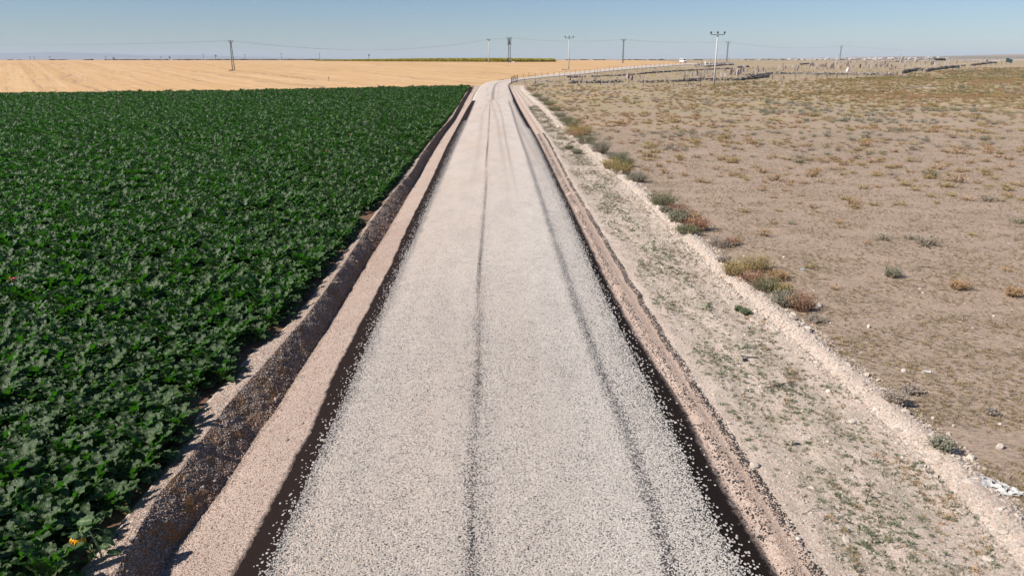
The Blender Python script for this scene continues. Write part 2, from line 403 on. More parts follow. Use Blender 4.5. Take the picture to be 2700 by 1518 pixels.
H_ = [(1961, 1501), (1893, 1393), (1840, 1286), (1786, 1165), (1715, 1029), (1636, 870), (1573, 734), (1510, 587), (1463, 482), (1410, 367), (1373, 304), (1350, 257), (1338, 230)]
I_ = [(2036, 1501), (1965, 1386), (1904, 1286), (1858, 1197), (1808, 1089), (1750, 1000), (1661, 862), (1594, 734), (1526, 590), (1475, 485), (1419, 370), (1380, 304), (1356, 257), (1343, 230)]
J_ = [(2072, 1501), (1983, 1340), (1893, 1197), (1786, 1018), (1690, 870), (1612, 734), (1540, 590), (1485, 485), (1428, 370), (1388, 304), (1362, 257), (1348, 230)]
K_ = [(2162, 1515), (2072, 1375), (2001, 1268), (1929, 1161), (1858, 1054), (1745, 880), (1655, 734), (1575, 600), (1505, 485), (1445, 370), (1400, 304), (1370, 257), (1353, 230)]
L1_ = [(2760, 1518), (2600, 1340), (2441, 1180), (2306, 1059), (2170, 940), (2050, 840), (1925, 735), (1830, 642), (1730, 548), (1640, 468), (1560, 398), (1480, 330), (1420, 272), (1378, 236)]
# crests: L1 inner foot of the rubble ridge, L2 outer foot
cA = curve(A_, 0.0); cB = curve(B_, .16); cC = curve(C_, -.32); cD = curve(D_, -.06); cE = curve(E_, .05)
cF = curve(F_, .1); cG = curve(G_, .08); cH = curve(H_, .05); cI = curve(I_, -.14); cJ = curve(J_, -.1); cK = curve(K_, .0); cL = curve(L1_, .0)
YE = 186.0
ys = [-12.0]
while ys[-1] < 5.5: ys.append(ys[-1] + .6)
while ys[-1] < 5200: ys.append(ys[-1] + (max(.11, .0105 * ys[-1]) if ys[-1] < 240 else min(.016 * ys[-1], .02 * ys[-1])))
YS = np.array(ys); NR = len(YS)
kn = []   # (name, X(Y), z offset, region to the right of it)
def seg(cl, cr, n, power=1.0): return [(cl, cr, (i / n) ** power) for i in range(n)]
cols = []; reg = []
wide = [4000, 2600, 1700, 1200, 850, 620, 460, 350, 270, 210, 165, 130, 105, 85, 70, 58, 48, 40, 33, 27, 22, 18, 14.5, 11.5, 9, 7, 5.4, 4.2, 3.2, 2.4, 1.8, 1.3, .9, .6, .35, .15]
A_yEnd = float(cA(YE))
X = []; ZO = []; REG = []; ATT = {'cov': [], 'track': [], 'bit': [], 'weed': [], 'warm': [], 'pack': []}
fade = 1 - np.clip((YS - 168) / (YE - 168), 0, 1)
def addcol(x, zo, region, cov=0., track=0., bit=0., weed=0., warm=0., pack=0.):
    X.append(np.asarray(x) + 0 * YS); ZO.append((zo + 0 * YS) * fade); REG.append(region)
    for k, v in zip(('cov', 'track', 'bit', 'weed', 'warm', 'pack'), (cov, track, bit, weed, warm, pack)): ATT[k].append(v + 0 * YS)
xa, xb, xc, xd, xe, xf, xg, xh, xi, xj, xk, xl = [f(YS) for f in (cA, cB, cC, cD, cE, cF, cG, cH, cI, cJ, cK, cL)]
nz = lambda s, seed: np.array([mn.noise(Vector((y * s, seed, 0))) for y in YS])
xd = xd + .05 * nz(.8, 401) + .03 * nz(2.9, 402); xk = xk + .06 * nz(.7, 403) + .03 * nz(2.3, 404); xj = xj + .04 * nz(.9, 405); xi = xi + .04 * nz(1.1, 406)
for w in wide: addcol(xa - w, 0, 'soil')
n = 8                                                     # soil edge to berm crest, with wobble
for i in range(n):
    t = i / n; addcol(xa * (1 - t) + xb * t + .06 * math.sin(t * 3.14) * nz(1.3, i * 3.1), .16 * t ** .8 + .03 * nz(2.5, i) * (t > 0), 'berm')
n = 9                                                     # ditch wall
for i in range(n):
    t = i / n; wob = .10 * math.sin(math.pi * min(1, t * 1.1)) * nz(1.1, 50) + .05 * nz(3.2, 60 + i)
    addcol(xb * (1 - t) + xc * t + wob * (t > 0), .16 - .48 * (t ** 1.1) + .04 * nz(2.8, 70 + i) * (t > 0), 'slope')
n = 10                                                    # shoulder rising to the road
for i in range(n):
    t = i / n; addcol(xc * (1 - t) + xd * t, -.32 + .26 * t ** .8 + .015 * nz(1.7, 90 + i), 'shoulder', bit=max(0, (t - .78) / .22) * np.interp(YS, [8, 12, 20, 60], [.5, .42, .25, .15]))
n = 5
for i in range(n):
    t = i / n; addcol(xd * (1 - t) + xe * t, -.06 + .11 * t + .006 * nz(2, 110), 'edge_l', bit=1.0 if i else .62)
T1 = curve([(1306, 261), (1315, 279), (1324, 306), (1329, 340), (1335, 375), (1344, 420), (1364, 512), (1385, 600), (1400, 660)], .1)
T2 = curve([(1296, 263), (1302, 290), (1311, 320), (1317, 360), (1325, 410), (1338, 490), (1350, 560)], .1)
T3 = curve([(1290, 266), (1272, 300), (1268, 340), (1262, 390), (1252, 450), (1236, 520), (1228, 590)], .1)
T4 = curve([(1330, 262), (1341, 276), (1350, 286), (1362, 320)], .1)
def roadcol(x, z, region='road'):
    e1 = x - xe; e2 = xh - x
    wl = .9 + .35 * nz(.8, 7)
    cov = np.clip(.15 + .85 * e1 / (.28 * wl), 0, 1) * np.clip(.12 + .88 * e2 / (.40 * wl), 0, 1) * .92
    dF = x - xf; wF = .055 + .03 * nz(.5, 11) + .05 * np.clip(1 - YS / 25, 0, 1)
    cov = cov * (1 - .62 * np.exp(-(dF / wF) ** 2)) * (1 - .25 * np.exp(-((dF - .18) / .14) ** 2) * np.clip(1 - YS / 40, .2, 1))
    dG = x - xg; wG = .13 + .03 * nz(.6, 13)
    cov = cov * (1 - .48 * np.exp(-(dG / wG) ** 2))
    cov = cov * np.where(x > xg, .86, 1)
    tr = 0
    for T, w, a in ((T1, .10, 1), (T2, .16, .6), (T3, .2, .45), (T4, .12, .6)):
        tr = tr + a * np.exp(-((x - T(YS)) / w) ** 2) * np.clip((YS - 30) / 30, 0, 1) * (YS < 137)
    tr = tr + .55 * np.exp(-((YS - 135.3) / .9) ** 2)
    addcol(x, z, region, cov=cov, track=np.clip(tr * .75, 0, 1), bit=1, pack=np.clip((YS - 16) / 45, 0, 1), warm=np.clip(np.where(x < xf + .1, .75, np.clip(1.0 - (x - xf) / 2.2, 0, .45)) + np.clip((YS - 28) / 60, 0, .5), 0, 1))
n = 58
for i in range(n):
    t = i / n; roadcol(xe * (1 - t) + xh * t, .05 + .06 * math.sin(math.pi * t))
n = 6
for i in range(n):
    t = i / n; addcol(xh * (1 - t) + xi * t, .05 - .19 * t ** .8, 'edge_r', bit=1 - .38 * t, cov=.14 * (1 - t) ** 2)
n = 4
for i in range(n):
    t = i / n; addcol(xi * (1 - t) + xj * t, -.14 - .05 * math.sin(math.pi * t) + .05 * t + .03 * nz(2.2, 130 + i), 'strip', bit=.5 * (1 - t) + .12 * nz(1.5, 30))
n = 7
for i in range(n):
    t = i / n; addcol(xj * (1 - t) + xk * t, -.1 + .1 * t + .02 * math.sin(2.2 * math.pi * t) + .02 * nz(1.6, 140 + i), 'strip', bit=.22 * max(0, 1 - t * 6) + .25 * max(0, 1 - abs(t - 1) * 7))
rw0 = .75 + .2 * nz(.5, 33)
n = 26
for i in range(n):
    t = i / n; addcol(xk * (1 - t) + (xl - .35 * rw0) * t, .035 * nz(1.1, 160 + i * .7) + .02 * nz(4, 200 + i) + .02 * math.sin(t * 14), 'verge', weed=math.sin(math.pi * min(1, t * 1.02)) ** .5 * 1.0, bit=.1 * max(0, 1 - t * 20))
n = 9                                                     # the rubble ridge, about .7 m wide
rw = .75 + .2 * nz(.5, 33)
for i in range(n):
    t = i / n; addcol(xl + rw * (t - .35), .13 * math.sin(math.pi * t) * (1 + .5 * nz(1.4, 220)) + .04 * nz(3.5, 230 + i), 'ridge')
xr = xl + rw * .65
w = 0.0; st = .16
while w < 4000:
    addcol(xr + w, .05 * nz(.31, 300 + w * .4) + .025 * nz(1.3, 340 + w) * (w > 0) if w < 60 else 0, 'steppe')
    w += st; st = st * 1.06
NC = len(X)
X = np.array(X).T; ZO = np.array(ZO).T                     # rows x cols
Yg = np.repeat(YS[:, None], NC, 1)
# rows bend on the left so that one of them is the far edge of the beet field
fe = sorted([(p[0], p[1]) for p in (gp(-260, 250, .3), gp(0, 248, .3), gp(300, 245, .3), gp(600, 241, .3), gp(900, 235, .3), gp(1232, 228, .3))])
FEX = [q[0] for q in fe]; FEY = [q[1] for q in fe]
YEDGE = FEY[-1]
ssc = np.interp(X, FEX, np.array(FEY) / YEDGE)
bl = np.clip((Yg - YEDGE) / 500, 0, 1); s2 = ssc * (1 - bl) + bl
nleft = len(wide)
far_row = int(np.argmin(abs(YS - YEDGE)))
Yw = Yg.copy(); Yw[:, :nleft + 1] = (np.where(Yg <= YS[far_row], Yg * (1 + (ssc - 1) * np.clip(Yg / YEDGE, 0, 1)), YS[far_row] * ssc + (Yg - YS[far_row]) * (1 + (1 - ssc) * .0)))[:, :nleft + 1]
Z = h(Yw) + ZO
VG = np.stack([X, Yw, Z], -1).reshape(-1, 3)
ATT = {k: np.array(v).T.reshape(-1) for k, v in ATT.items()}
# far road: both edges traced in the photo
UP = [(1246, 263.5), (1249, 256), (1258, 240), (1270, 224.5), (1284, 217), (1312, 213.0), (1347, 208.8), (1381, 204.6), (1455, 195.8), (1533, 188.5), (1611, 179.9), (1688, 173.7), (1770, 169.5), (1800, 167.9), (1836, 166.6)]
LO = [(1352, 263.5), (1350, 257), (1345, 244), (1341, 232), (1341, 223), (1351, 215.5), (1366, 211.3), (1384, 209.0), (1455, 201.8), (1533, 195.2), (1611, 186.7), (1688, 180), (1770, 173.8), (1800, 171.3), (1838, 168.6)]
up = [gp(*q, .15) for q in UP]; lo = [gp(*q, .15) for q in LO]
def cr(P, k):
    out = []
    for i in range(len(P) - 1):
        p0, p1, p2, p3 = P[max(i - 1, 0)], P[i], P[i + 1], P[min(i + 2, len(P) - 1)]
        for j in range(k):
            t = j / k
            out.append(.5 * ((2 * p1) + (p2 - p0) * t + (2 * p0 - 5 * p1 + 4 * p2 - p3) * t * t + (3 * p1 - p0 - 3 * p2 + p3) * t ** 3))
    return out + [P[-1].copy()]
up2, lo2 = cr(up, 10), cr(lo, 10)
midx = [.5 * (a[0] + b[0]) for a, b in zip(up2, lo2)]; midy = [.5 * (a[1] + b[1]) for a, b in zip(up2, lo2)]
RX, RY = [], []
for x, y in zip(midx, midy):
    if y > 190 and (not RX or x > RX[-1] + .2): RX.append(x); RY.append(y)
RX = np.array(RX + [RX[-1] + 6, RX[-1] + 4000]); RY = np.array(RY + [5000, 6000])
RX = np.concatenate([[-5000, RX[0] - 2], RX]); RY = np.concatenate([[YEDGE, YEDGE], RY])
idx = np.arange(NR * NC).reshape(NR, NC)
q = np.stack([idx[:-1, :-1], idx[:-1, 1:], idx[1:, 1:], idx[1:, :-1]], -1)
cxm = (X[:-1, :-1] + X[1:, 1:]) / 2; cym = (Yw[:-1, :-1] + Yw[1:, 1:]) / 2
regs = np.empty((NR - 1, NC - 1), dtype=object)
for c in range(NC - 1): regs[:, c] = REG[c]
rowi = np.arange(NR - 1)[:, None] + 0 * cxm.astype(int)
beyond = (YS[:-1, None] > YE) & np.ones((1, NC - 1), bool)
isleft = (np.arange(NC - 1) < nleft)[None, :] & np.ones((NR - 1, 1), bool)
above = cym > np.interp(cxm, RX, RY)
regs[isleft & (rowi >= far_row)] = 'stubble'
regs[beyond & ~isleft & above] = 'stubble'
regs[beyond & ~isleft & ~above] = 'steppe'
regs[(regs == 'stubble') & (cym > 900)] = 'plain'; regs[(regs == 'steppe') & (cym > 900)] = 'plain'
REGMAP = {'soil': ('beet_field_soil', 'soil'), 'berm': ('gravel_berm', 'berm'), 'slope': ('drainage_ditch', 'slope'), 'shoulder': ('gravel_shoulder', 'shoulder'),
          'edge_l': ('road_shoulder', 'shoulder'), 'road': ('road', 'chip'), 'edge_r': ('road_shoulder', 'shoulder'), 'strip': ('gravel_strip', 'shoulder'),
          'verge': ('dirt_verge', 'verge'), 'ridge': ('earth_ridge', 'verge'), 'steppe': ('steppe_ground', 'steppe'), 'stubble': ('stubble_field', 'stubble'), 'plain': ('far_ground', 'far')}
for rg, (nm, mt) in REGMAP.items():
    fc = q[regs == rg]
    used, inv = np.unique(fc.ravel(), return_inverse=True)
    o = mk(nm, VG[used], inv.reshape(-1, 4), MAT[mt], attrs={k: v[used] for k, v in ATT.items()}, smooth=True)
    tag(o, kind='structure')
# far road strip with side slopes
V = []; F = []; cv = []; bt = []; tk = []
NS = 14
for i, (a, b) in enumerate(zip(up2, lo2)):
    d = (b - a); L = d.length; d = d.normalized()
    q5 = .35 + .65 * min(1, i / 30); row = [(-.9 * q5, -.30, 0, 1), (-.35 * q5, -.03, .03, 1)] + [(L * j / NS, .062 + .06 * math.sin(math.pi * j / NS), .90, 0) for j in range(NS + 1)] + [(L + .35 * q5, -.03, .03, 1), (L + .9 * q5, -.30, 0, 1)]
    for s_, dz, c_, b_ in row:
        p = a + d * s_; base = float(h(p.y)) + .08 * min(1, i / 30)
        V.append((p.x, p.y, base + dz - (0.05 if i == 0 else 0))); u = s_ / L
        cv.append(c_ * (1 - .5 * math.exp(-((u - .50) / .012) ** 2)) if c_ > .5 else c_)
        tk.append(max(.5 * math.exp(-((u - .34 - .05 * math.sin(i * .2)) / .02) ** 2), .4 * math.exp(-((u - .66) / .03) ** 2)) if c_ > .5 else 0)
W_ = NS + 5
for i in range(len(up2) - 1):
    for j in range(W_ - 1):
        F.append((i * W_ + j, i * W_ + j + 1, (i + 1) * W_ + j + 1, (i + 1) * W_ + j))
tag(mk('far_road', V, F, MAT['chip'], attrs={'cov': cv, 'track': tk, 'warm': [.8] * len(V), 'pack': [1.0] * len(V)}, smooth=True), kind='structure')

# far plain rising to the right, with a village on it, and the faint mountains
RPX = [-900, 0, 900, 1500, 1700, 2000, 2150, 2300, 2500, 2700, 3400]
RPY = [157.2, 157.0, 157.4, 157.0, 156.6, 155.0, 153.4, 150.5, 148.6, 143.5, 132]
azs = np.linspace(-900, 3400, 140); rs = np.array([1300, 1600, 2000, 2500, 3000, 3500, 4000, 4600, 5300, 6000, 7000, 9000])
def hillz(px, r):
    zr = CAM_H + 6000 * (157 - np.interp(px, RPX, RPY)) / FPX * math.cos(TH) ** 2 * 1.02
    t = np.clip((r - 1300) / (6000 - 1300), 0, 1); t = t * t * (3 - 2 * t)
    return 1.5 + (zr - 1.5) * t
V = []; F = []
for r in rs:
    for px in azs:
        x = (px - CX) / FPX * r * .955; z = hillz(px, r) + (.8 * mn.noise(Vector((px * .02, r * .002, 0))) if r > 1300 else -3)
        V.append((x, r, z))
nA = len(azs)
for i in range(len(rs) - 1):
    for j in range(nA - 1): F.append((i * nA + j, i * nA + j + 1, (i + 1) * nA + j + 1, (i + 1) * nA + j))
tag(mk('hills', V, F, MAT['far'], smooth=True), kind='structure')
MPX = [-700, -300, 0, 60, 130, 220, 300, 340, 400, 480, 560, 640, 760, 900, 1100]
MPY = [150, 146, 142, 140, 138.5, 140, 142, 145, 148, 146, 147, 150, 152, 156, 159]
V = []; F = []; xs_ = np.linspace(-700, 1100, 160)
for k, (r, s_) in enumerate(((17000, 0), (18500, .6), (20000, 1), (22000, .5))):
    for px in xs_:
        e = (157 - np.interp(px, MPX, MPY) + .9 * mn.noise(Vector((px * .03, 1, 0)))) / FPX * r * .955
        V.append(((px - CX) / FPX * r * .955, r, CAM_H + e * s_ - 7.4 * (1 - s_)))
nA = len(xs_)
for i in range(3):
    for j in range(nA - 1): F.append((i * nA + j, i * nA + j + 1, (i + 1) * nA + j + 1, (i + 1) * nA + j))
tag(mk('mountains', V, F, MAT['mount'], smooth=True), kind='structure')

# haze: one closed box of thin air
hz = MB(); hz.box((0, 10950, 101), (48000, 24000, 207.5))
ho = hz.build('haze', None); tag(ho, kind='stuff')
hm = bpy.data.materials.new('haze_air'); hm.use_nodes = True; hn = hm.node_tree.nodes; hn.clear()
hv = hn.new('ShaderNodeVolumePrincipled'); hv.inputs['Color'].default_value = (.74, .84, .98, 1); hv.inputs['Density'].default_value = 5.0e-5
hv.inputs['Anisotropy'].default_value = 0.0
hout = hn.new('ShaderNodeOutputMaterial'); hm.node_tree.links.new(hv.outputs[0], hout.inputs['Volume']); ho.data.materials.append(hm)
#@@PART2
# ------------------------------------------------------------------ scatter of uncountable stuff with geometry nodes
def local_z(x, y):
    """height of the built ground at x, y (rows are at fixed Y for everything but the bent left block)"""
    i = np.clip(np.searchsorted(YS, y) - 1, 0, NR - 2); f = (y - YS[i]) / (YS[i + 1] - YS[i])
    xr_ = X[i] * (1 - f) + X[i + 1] * f; zr_ = ZO[i] * (1 - f) + ZO[i + 1] * f
    return float(h(y)) + float(np.interp(x, xr_, zr_))
def local_z_arr(P):
    out = np.empty(len(P)); o = np.argsort(P[:, 1]); ii = np.clip(np.searchsorted(YS, P[:, 1]) - 1, 0, NR - 2)
    f = (P[:, 1] - YS[ii]) / (YS[ii + 1] - YS[ii])
    for i in np.unique(ii):
        m_ = ii == i; ff = f[m_]
        a = np.interp(P[m_, 0], X[i], ZO[i]); b = np.interp(P[m_, 0], X[i + 1], ZO[i + 1])
        out[m_] = a * (1 - ff) + b * ff
    return out + h(P[:, 1])
def proto_collection(name, obs):
    c = bpy.data.collections.new(name)
    for i, o in enumerate(obs): o.name = '%s_%02d' % (name, i); c.objects.link(o)
    return c
def scatter(name, P, rot, scl, idx, coll, label=None, parent=None):
    me = bpy.data.meshes.new(name); me.from_pydata(np.asarray(P, float).tolist(), [], [])
    for k, t, d, a in (('rot', 'FLOAT_VECTOR', 'vector', rot), ('scl', 'FLOAT_VECTOR', 'vector', scl)):
        at = me.attributes.new(k, t, 'POINT'); at.data.foreach_set(d, np.asarray(a, np.float32).ravel())
    at = me.attributes.new('idx', 'INT', 'POINT'); at.data.foreach_set('value', np.asarray(idx, np.int32))
    ob = bpy.data.objects.new(name, me); COL.objects.link(ob); ob.parent = parent
    g = bpy.data.node_groups.new(name + '_nodes', 'GeometryNodeTree')
    g.interface.new_socket('Geometry', in_out='INPUT', socket_type='NodeSocketGeometry')
    g.interface.new_socket('Geometry', in_out='OUTPUT', socket_type='NodeSocketGeometry')
    N, L = g.nodes, g.links
    gi, go = N.new('NodeGroupInput'), N.new('NodeGroupOutput')
    ip = N.new('GeometryNodeInstanceOnPoints'); ci = N.new('GeometryNodeCollectionInfo')
    ci.inputs['Collection'].default_value = coll; ci.inputs['Separate Children'].default_value = True; ci.inputs['Reset Children'].default_value = True
    def na(n, t):
        a = N.new('GeometryNodeInputNamedAttribute'); a.data_type = t; a.inputs['Name'].default_value = n; return a.outputs['Attribute']
    e2r = N.new('FunctionNodeEulerToRotation'); L.new(na('rot', 'FLOAT_VECTOR'), e2r.inputs[0])
    m2p = N.new('GeometryNodeMeshToPoints'); L.new(gi.outputs[0], m2p.inputs[0])
    L.new(m2p.outputs[0], ip.inputs['Points']); L.new(ci.outputs[0], ip.inputs['Instance'])
    ip.inputs['Pick Instance'].default_value = True
    L.new(na('idx', 'INT'), ip.inputs['Instance Index']); L.new(e2r.outputs[0], ip.inputs['Rotation']); L.new(na('scl', 'FLOAT_VECTOR'), ip.inputs['Scale'])
    L.new(ip.outputs[0], go.inputs[0])
    md = ob.modifiers.new('scatter', 'NODES'); md.node_group = g
    tag(ob, label, kind='stuff'); return ob
def rand_rot(n, tilt): return np.stack([rng.normal(0, tilt, n), rng.normal(0, tilt, n), rng.uniform(0, 6.283, n)], -1)

# ------------------------------------------------------------------ small natural shapes
def stone_geo(seed, sx=1, sy=1, sz=1, sub=1, rough=.25, flat=None):
    import bmesh
    bm = bmesh.new(); bmesh.ops.create_icosphere(bm, subdivisions=sub, radius=.5)
    for v in bm.verts:
        n_ = mn.noise(v.co * 2.1 + Vector((seed * 7.3, seed, 0)))
        v.co *= 1 + rough * 1.6 * n_
        v.co = Vector((v.co.x * sx, v.co.y * sy, v.co.z * sz))
    V = [tuple(v.co) for v in bm.verts]; F = [tuple(v.index for v in f.verts) for f in bm.faces]; bm.free()
    return V, F
def stone(name, mat, seed, **k):
    V, F = stone_geo(seed, **k); return mk(name, V, F, mat, link=False)
def shrub_geo(seed, nst, hgt, rad, leaf=.035, nl=5, sw=.006, up=.6, clump=.25):
    """many thin arching stems with small leaves; unit: metres"""
    r = random.Random(seed); V = []; F = []; T = []
    for s in range(nst):
        a = r.uniform(0, 6.283); o = rad * clump * math.sqrt(r.random()); lean = r.random() ** .7
        reach = rad * lean; L = hgt * (1 - .45 * lean ** 2) * r.uniform(.7, 1.08)
        ax, ay = math.cos(a), math.sin(a); b = Vector((math.cos(a + .6) * o, math.sin(a + .6) * o, -.02))
        p1 = b + Vector((ax * reach * .35, ay * reach * .35, L * .55)); p2 = b + Vector((ax * reach, ay * reach, L))
        w = Vector((-ay, ax, 0)) * sw
        n = len(V); V += [b - w, b + w, p1 + w * .8, p1 - w * .8, p2]; T += [0, 0, .5, .5, 1]
        F += [(n, n + 1, n + 2, n + 3), (n + 3, n + 2, n + 4)]
        for k in range(nl):
            t = r.uniform(.3, 1.0); c = (p1.lerp(p2, (t - .5) * 2) if t > .5 else b.lerp(p1, t * 2))
            d = Vector((r.uniform(-1, 1), r.uniform(-1, 1), r.uniform(-.2, 1.1))).normalized(); e = d.orthogonal().normalized()
            e = (e * math.cos(k * 2.1) + d.cross(e) * math.sin(k * 2.1)); l = leaf * r.uniform(.6, 1.3)
            n = len(V); V += [c, c + d * l * .5 + e * l * .28, c + d * l, c + d * l * .5 - e * l * .28]; T += [t * .8, t, min(1, t + .2), t]
            F.append((n, n + 1, n + 2, n + 3))
    return V, F, T
def shrub_mesh(name, mat, seed, link=False, **k):
    V, F, T = shrub_geo(seed, **k); return mk(name, V, F, mat, attrs={'tip': T}, link=link)
def tuft_mesh(name, mat, seed, n=14, hgt=.09, rad=.09, w=.004):
    r = random.Random(seed); V = []; F = []; T = []
    for s in range(n):
        a = r.uniform(0, 6.283); ax, ay = math.cos(a), math.sin(a); q = r.uniform(.3, 1); L = hgt * r.uniform(.5, 1.2) * (1.2 - q * .7)
        b = Vector((ax * rad * .15, ay * rad * .15, -.01)); p1 = b + Vector((ax * rad * q * .5, ay * rad * q * .5, L * .8)); p2 = b + Vector((ax * rad * q, ay * rad * q, L * .85))
        ww = Vector((-ay, ax, 0)) * w; k = len(V); V += [b - ww, b + ww, p1 + ww, p1 - ww, p2]; T += [0.1, .1, .7, .7, 1]
        F += [(k, k + 1, k + 2, k + 3), (k + 3, k + 2, k + 4)]
    return mk(name, V, F, mat, attrs={'tip': T}, link=False)

# ------------------------------------------------------------------ sugar beet
def beet_leaf_geo(seed, L=.30, Wd=.082, pet=.20, lean=.7, curl=1.1, nu=14, nv=2):
    r = random.Random(seed); V = []; F = []; RB = []
    ph = [r.uniform(0, 6.28) for _ in range(4)]; tw = r.uniform(-.3, .3)
    pts = []; ang = math.pi / 2 - lean * .55; p = Vector((0.015, 0, 0)); tot = 4 + nu
    for i in range(4): pts.append((p.copy(), ang, 0.0)); p = p + Vector((math.cos(ang), 0, math.sin(ang))) * pet / 4; ang -= lean * .12
    for i in range(nu + 1):
        pts.append((p.copy(), ang, i / nu)); p = p + Vector((math.cos(ang), 0, math.sin(ang))) * L / nu; ang -= curl / nu * (0.5 + i / nu)
    for k, (c, a, t) in enumerate(pts):
        if k < 4: wd = .012
        else: wd = max(.010, Wd * (max(0, math.sin(math.pi * min(1, (t * .90 + .04)) ** .85)) ** .55) * (1 + .10 * math.sin(9 * t + ph[3])))
        nrm = Vector((-math.sin(a), 0, math.cos(a)))
        for j in range(-nv, nv + 1):
            s = j / nv; e = abs(s)
            fold = .32 * e * wd if k >= 4 else .010 * e
            wave = 0 if k < 4 else wd * (.32 * e ** 1.2 * math.sin(17 * t + ph[0] + (1.9 if s > 0 else 0)) + .16 * math.sin(31 * t + 5 * s + ph[1]))
            q = c + Vector((0, 1, 0)) * (wd * s) + nrm * (fold + wave) + Vector((0, tw * .1 * t, 0))
            V.append(q); RB.append(1.0 if k < 4 else (.75 * (1 - t) if j == 0 else (.18 if abs(j) < nv else 0)))
    m_ = 2 * nv + 1
    for i in range(len(pts) - 1):
        for j in range(m_ - 1): F.append((i * m_ + j, i * m_ + j + 1, (i + 1) * m_ + j + 1, (i + 1) * m_ + j))
    return V, F, RB
def beet_layout(seed):
    r = random.Random(seed); out = []; n = r.randint(17, 22)
    for i in range(n):
        inner = i / n
        out.append((i * 2.399 + r.uniform(-.3, .3), r.uniform(.95, 1.25) * (1 - .28 * inner) * (1.15 if inner > .2 else .85), int(r.random() * 4) if inner < .5 else 4 + int(r.random() * 4)))
    return out
LEAFG = [beet_leaf_geo(i, L=.25 + .02 * (i % 3), Wd=.068, pet=.19, lean=1.05 + .15 * (i % 2), curl=1.4) for i in range(4)] + [beet_leaf_geo(10 + i, L=.26 + .02 * i, Wd=.068, pet=.22, lean=.25 + .13 * i, curl=.9) for i in range(4)]
LEAFM = []
for i, (V, F, RB) in enumerate(LEAFG):
    me = mk('leaf', V, F, MAT['beet'], attrs={'rib': RB}, smooth=True, link=False).data; LEAFM.append(me)
def beet_whole(seed, name='sugar_beet', link=False):
    Vs = []; Fs = []; RB = []
    for a, s, k in beet_layout(seed):
        V, F, B = LEAFG[k]; m_ = Matrix.Rotation(a, 3, 'Z') * s if False else Matrix.Rotation(a, 3, 'Z')
        n = len(Vs); Vs += [(m_ @ Vector(v)) * s for v in V]; Fs += [tuple(x + n for x in f) for f in F]; RB += B
    return mk(name, Vs, Fs, MAT['beet'], attrs={'rib': RB}, smooth=True, link=link)
BEET = [beet_whole(100 + i) for i in range(8)]
beet_coll = proto_collection('beet_plant_source', BEET)
# rows parallel to the road
slope = (float(cA(100)) - float(cA(12))) / 88.0; rd = Vector((slope, 1, 0)).normalized()
pts = []
def edge_y(x): return np.interp(x, FEX, FEY)
k = 0
x_off = 0.28
while x_off < 175:
    far_row_ = x_off > 60
    dx = .50
    y = 4.0
    while y < 205:
        step = .27 if y < 60 else (.34 if y < 110 else .42)
        y += step * (rd.y) * random.uniform(.75, 1.25)
        xc_ = slope * (y - 12) + float(np.interp(12, YS, xa)) - x_off
        pts.append((xc_, y))
    x_off += dx if x_off < 40 else (.6 if x_off < 90 else .75)
P = np.array(pts); P[:, 0] += rng.normal(0, .035, len(P)); P[:, 1] += rng.normal(0, .04, len(P))
aX = np.interp(P[:, 1], YS, xa)
keep = (P[:, 0] < aX - .17 + .12 * np.sin(P[:, 1] * 1.7)) & (P[:, 1] < edge_y(P[:, 0]) - .2) & (P[:, 0] > -(P[:, 1] * .955 + 2.2) * .72 - 5)
keep &= ~((P[:, 0] > aX - .8) & (rng.random(len(P)) < .22))
gap = np.array([mn.noise(Vector((x * .22, y * .22, 5))) for x, y in P]) > .40
keep &= ~(gap & (rng.random(len(P)) < .6))
sfl = gp(269, 1474, .1); keep &= ~((np.abs(P[:, 0] - sfl.x + .15) < .62) & (np.abs(P[:, 1] - sfl.y - .05) < .48))
P = P[keep]; P = np.column_stack([P, h(P[:, 1]) - .01])
d_ = np.array([proj(p) for p in P]); inview = (d_[:, 0] > -20) & (d_[:, 1] < 1530)
size = np.array([dep(p) for p in P]); order = np.argsort(np.where(inview, size, 1e9))
near = order[:300]; rest = np.ones(len(P), bool); rest[near] = False
BLBL = 'dark green beet plant with crinkled leaves in the near corner of the field'
for n_, i in enumerate(near):
    rz = random.uniform(0, 6.28); sc = float(np.clip(random.gauss(1.02, .16), .6, 1.4))
    if n_ < 110:
        t = empty('sugar_beet', P[i], rz); t.scale = (sc,) * 3
        for a, s, kk in beet_layout(100 + n_ % 8):
            lf = bpy.data.objects.new('leaf', LEAFM[kk]); COL.objects.link(lf); lf.parent = t
            lf.rotation_euler = (0, 0, a); lf.scale = (s,) * 3
    else:
        t = inst(BEET[n_ % 8], P[i], rz, sc, 'sugar_beet')
    tag(t, BLBL, 'beet plant', 'sugar beet plants in the near corner of the field')
Q = P[rest]; n = len(Q)
sc = np.clip(rng.normal(1.02, .16, n), .55, 1.45) * np.where(Q[:, 1] > 110, 1.12, 1.0) * (1 + .22 * np.array([mn.noise(Vector((a * .35, b * .35, 1))) for a, b, c in Q]))
scatter('beet_crop', Q, rand_rot(n, .13), np.column_stack([sc, sc, sc * rng.uniform(.8, 1.25, n)]), rng.integers(0, 8, n), beet_coll)
print('beets', n)

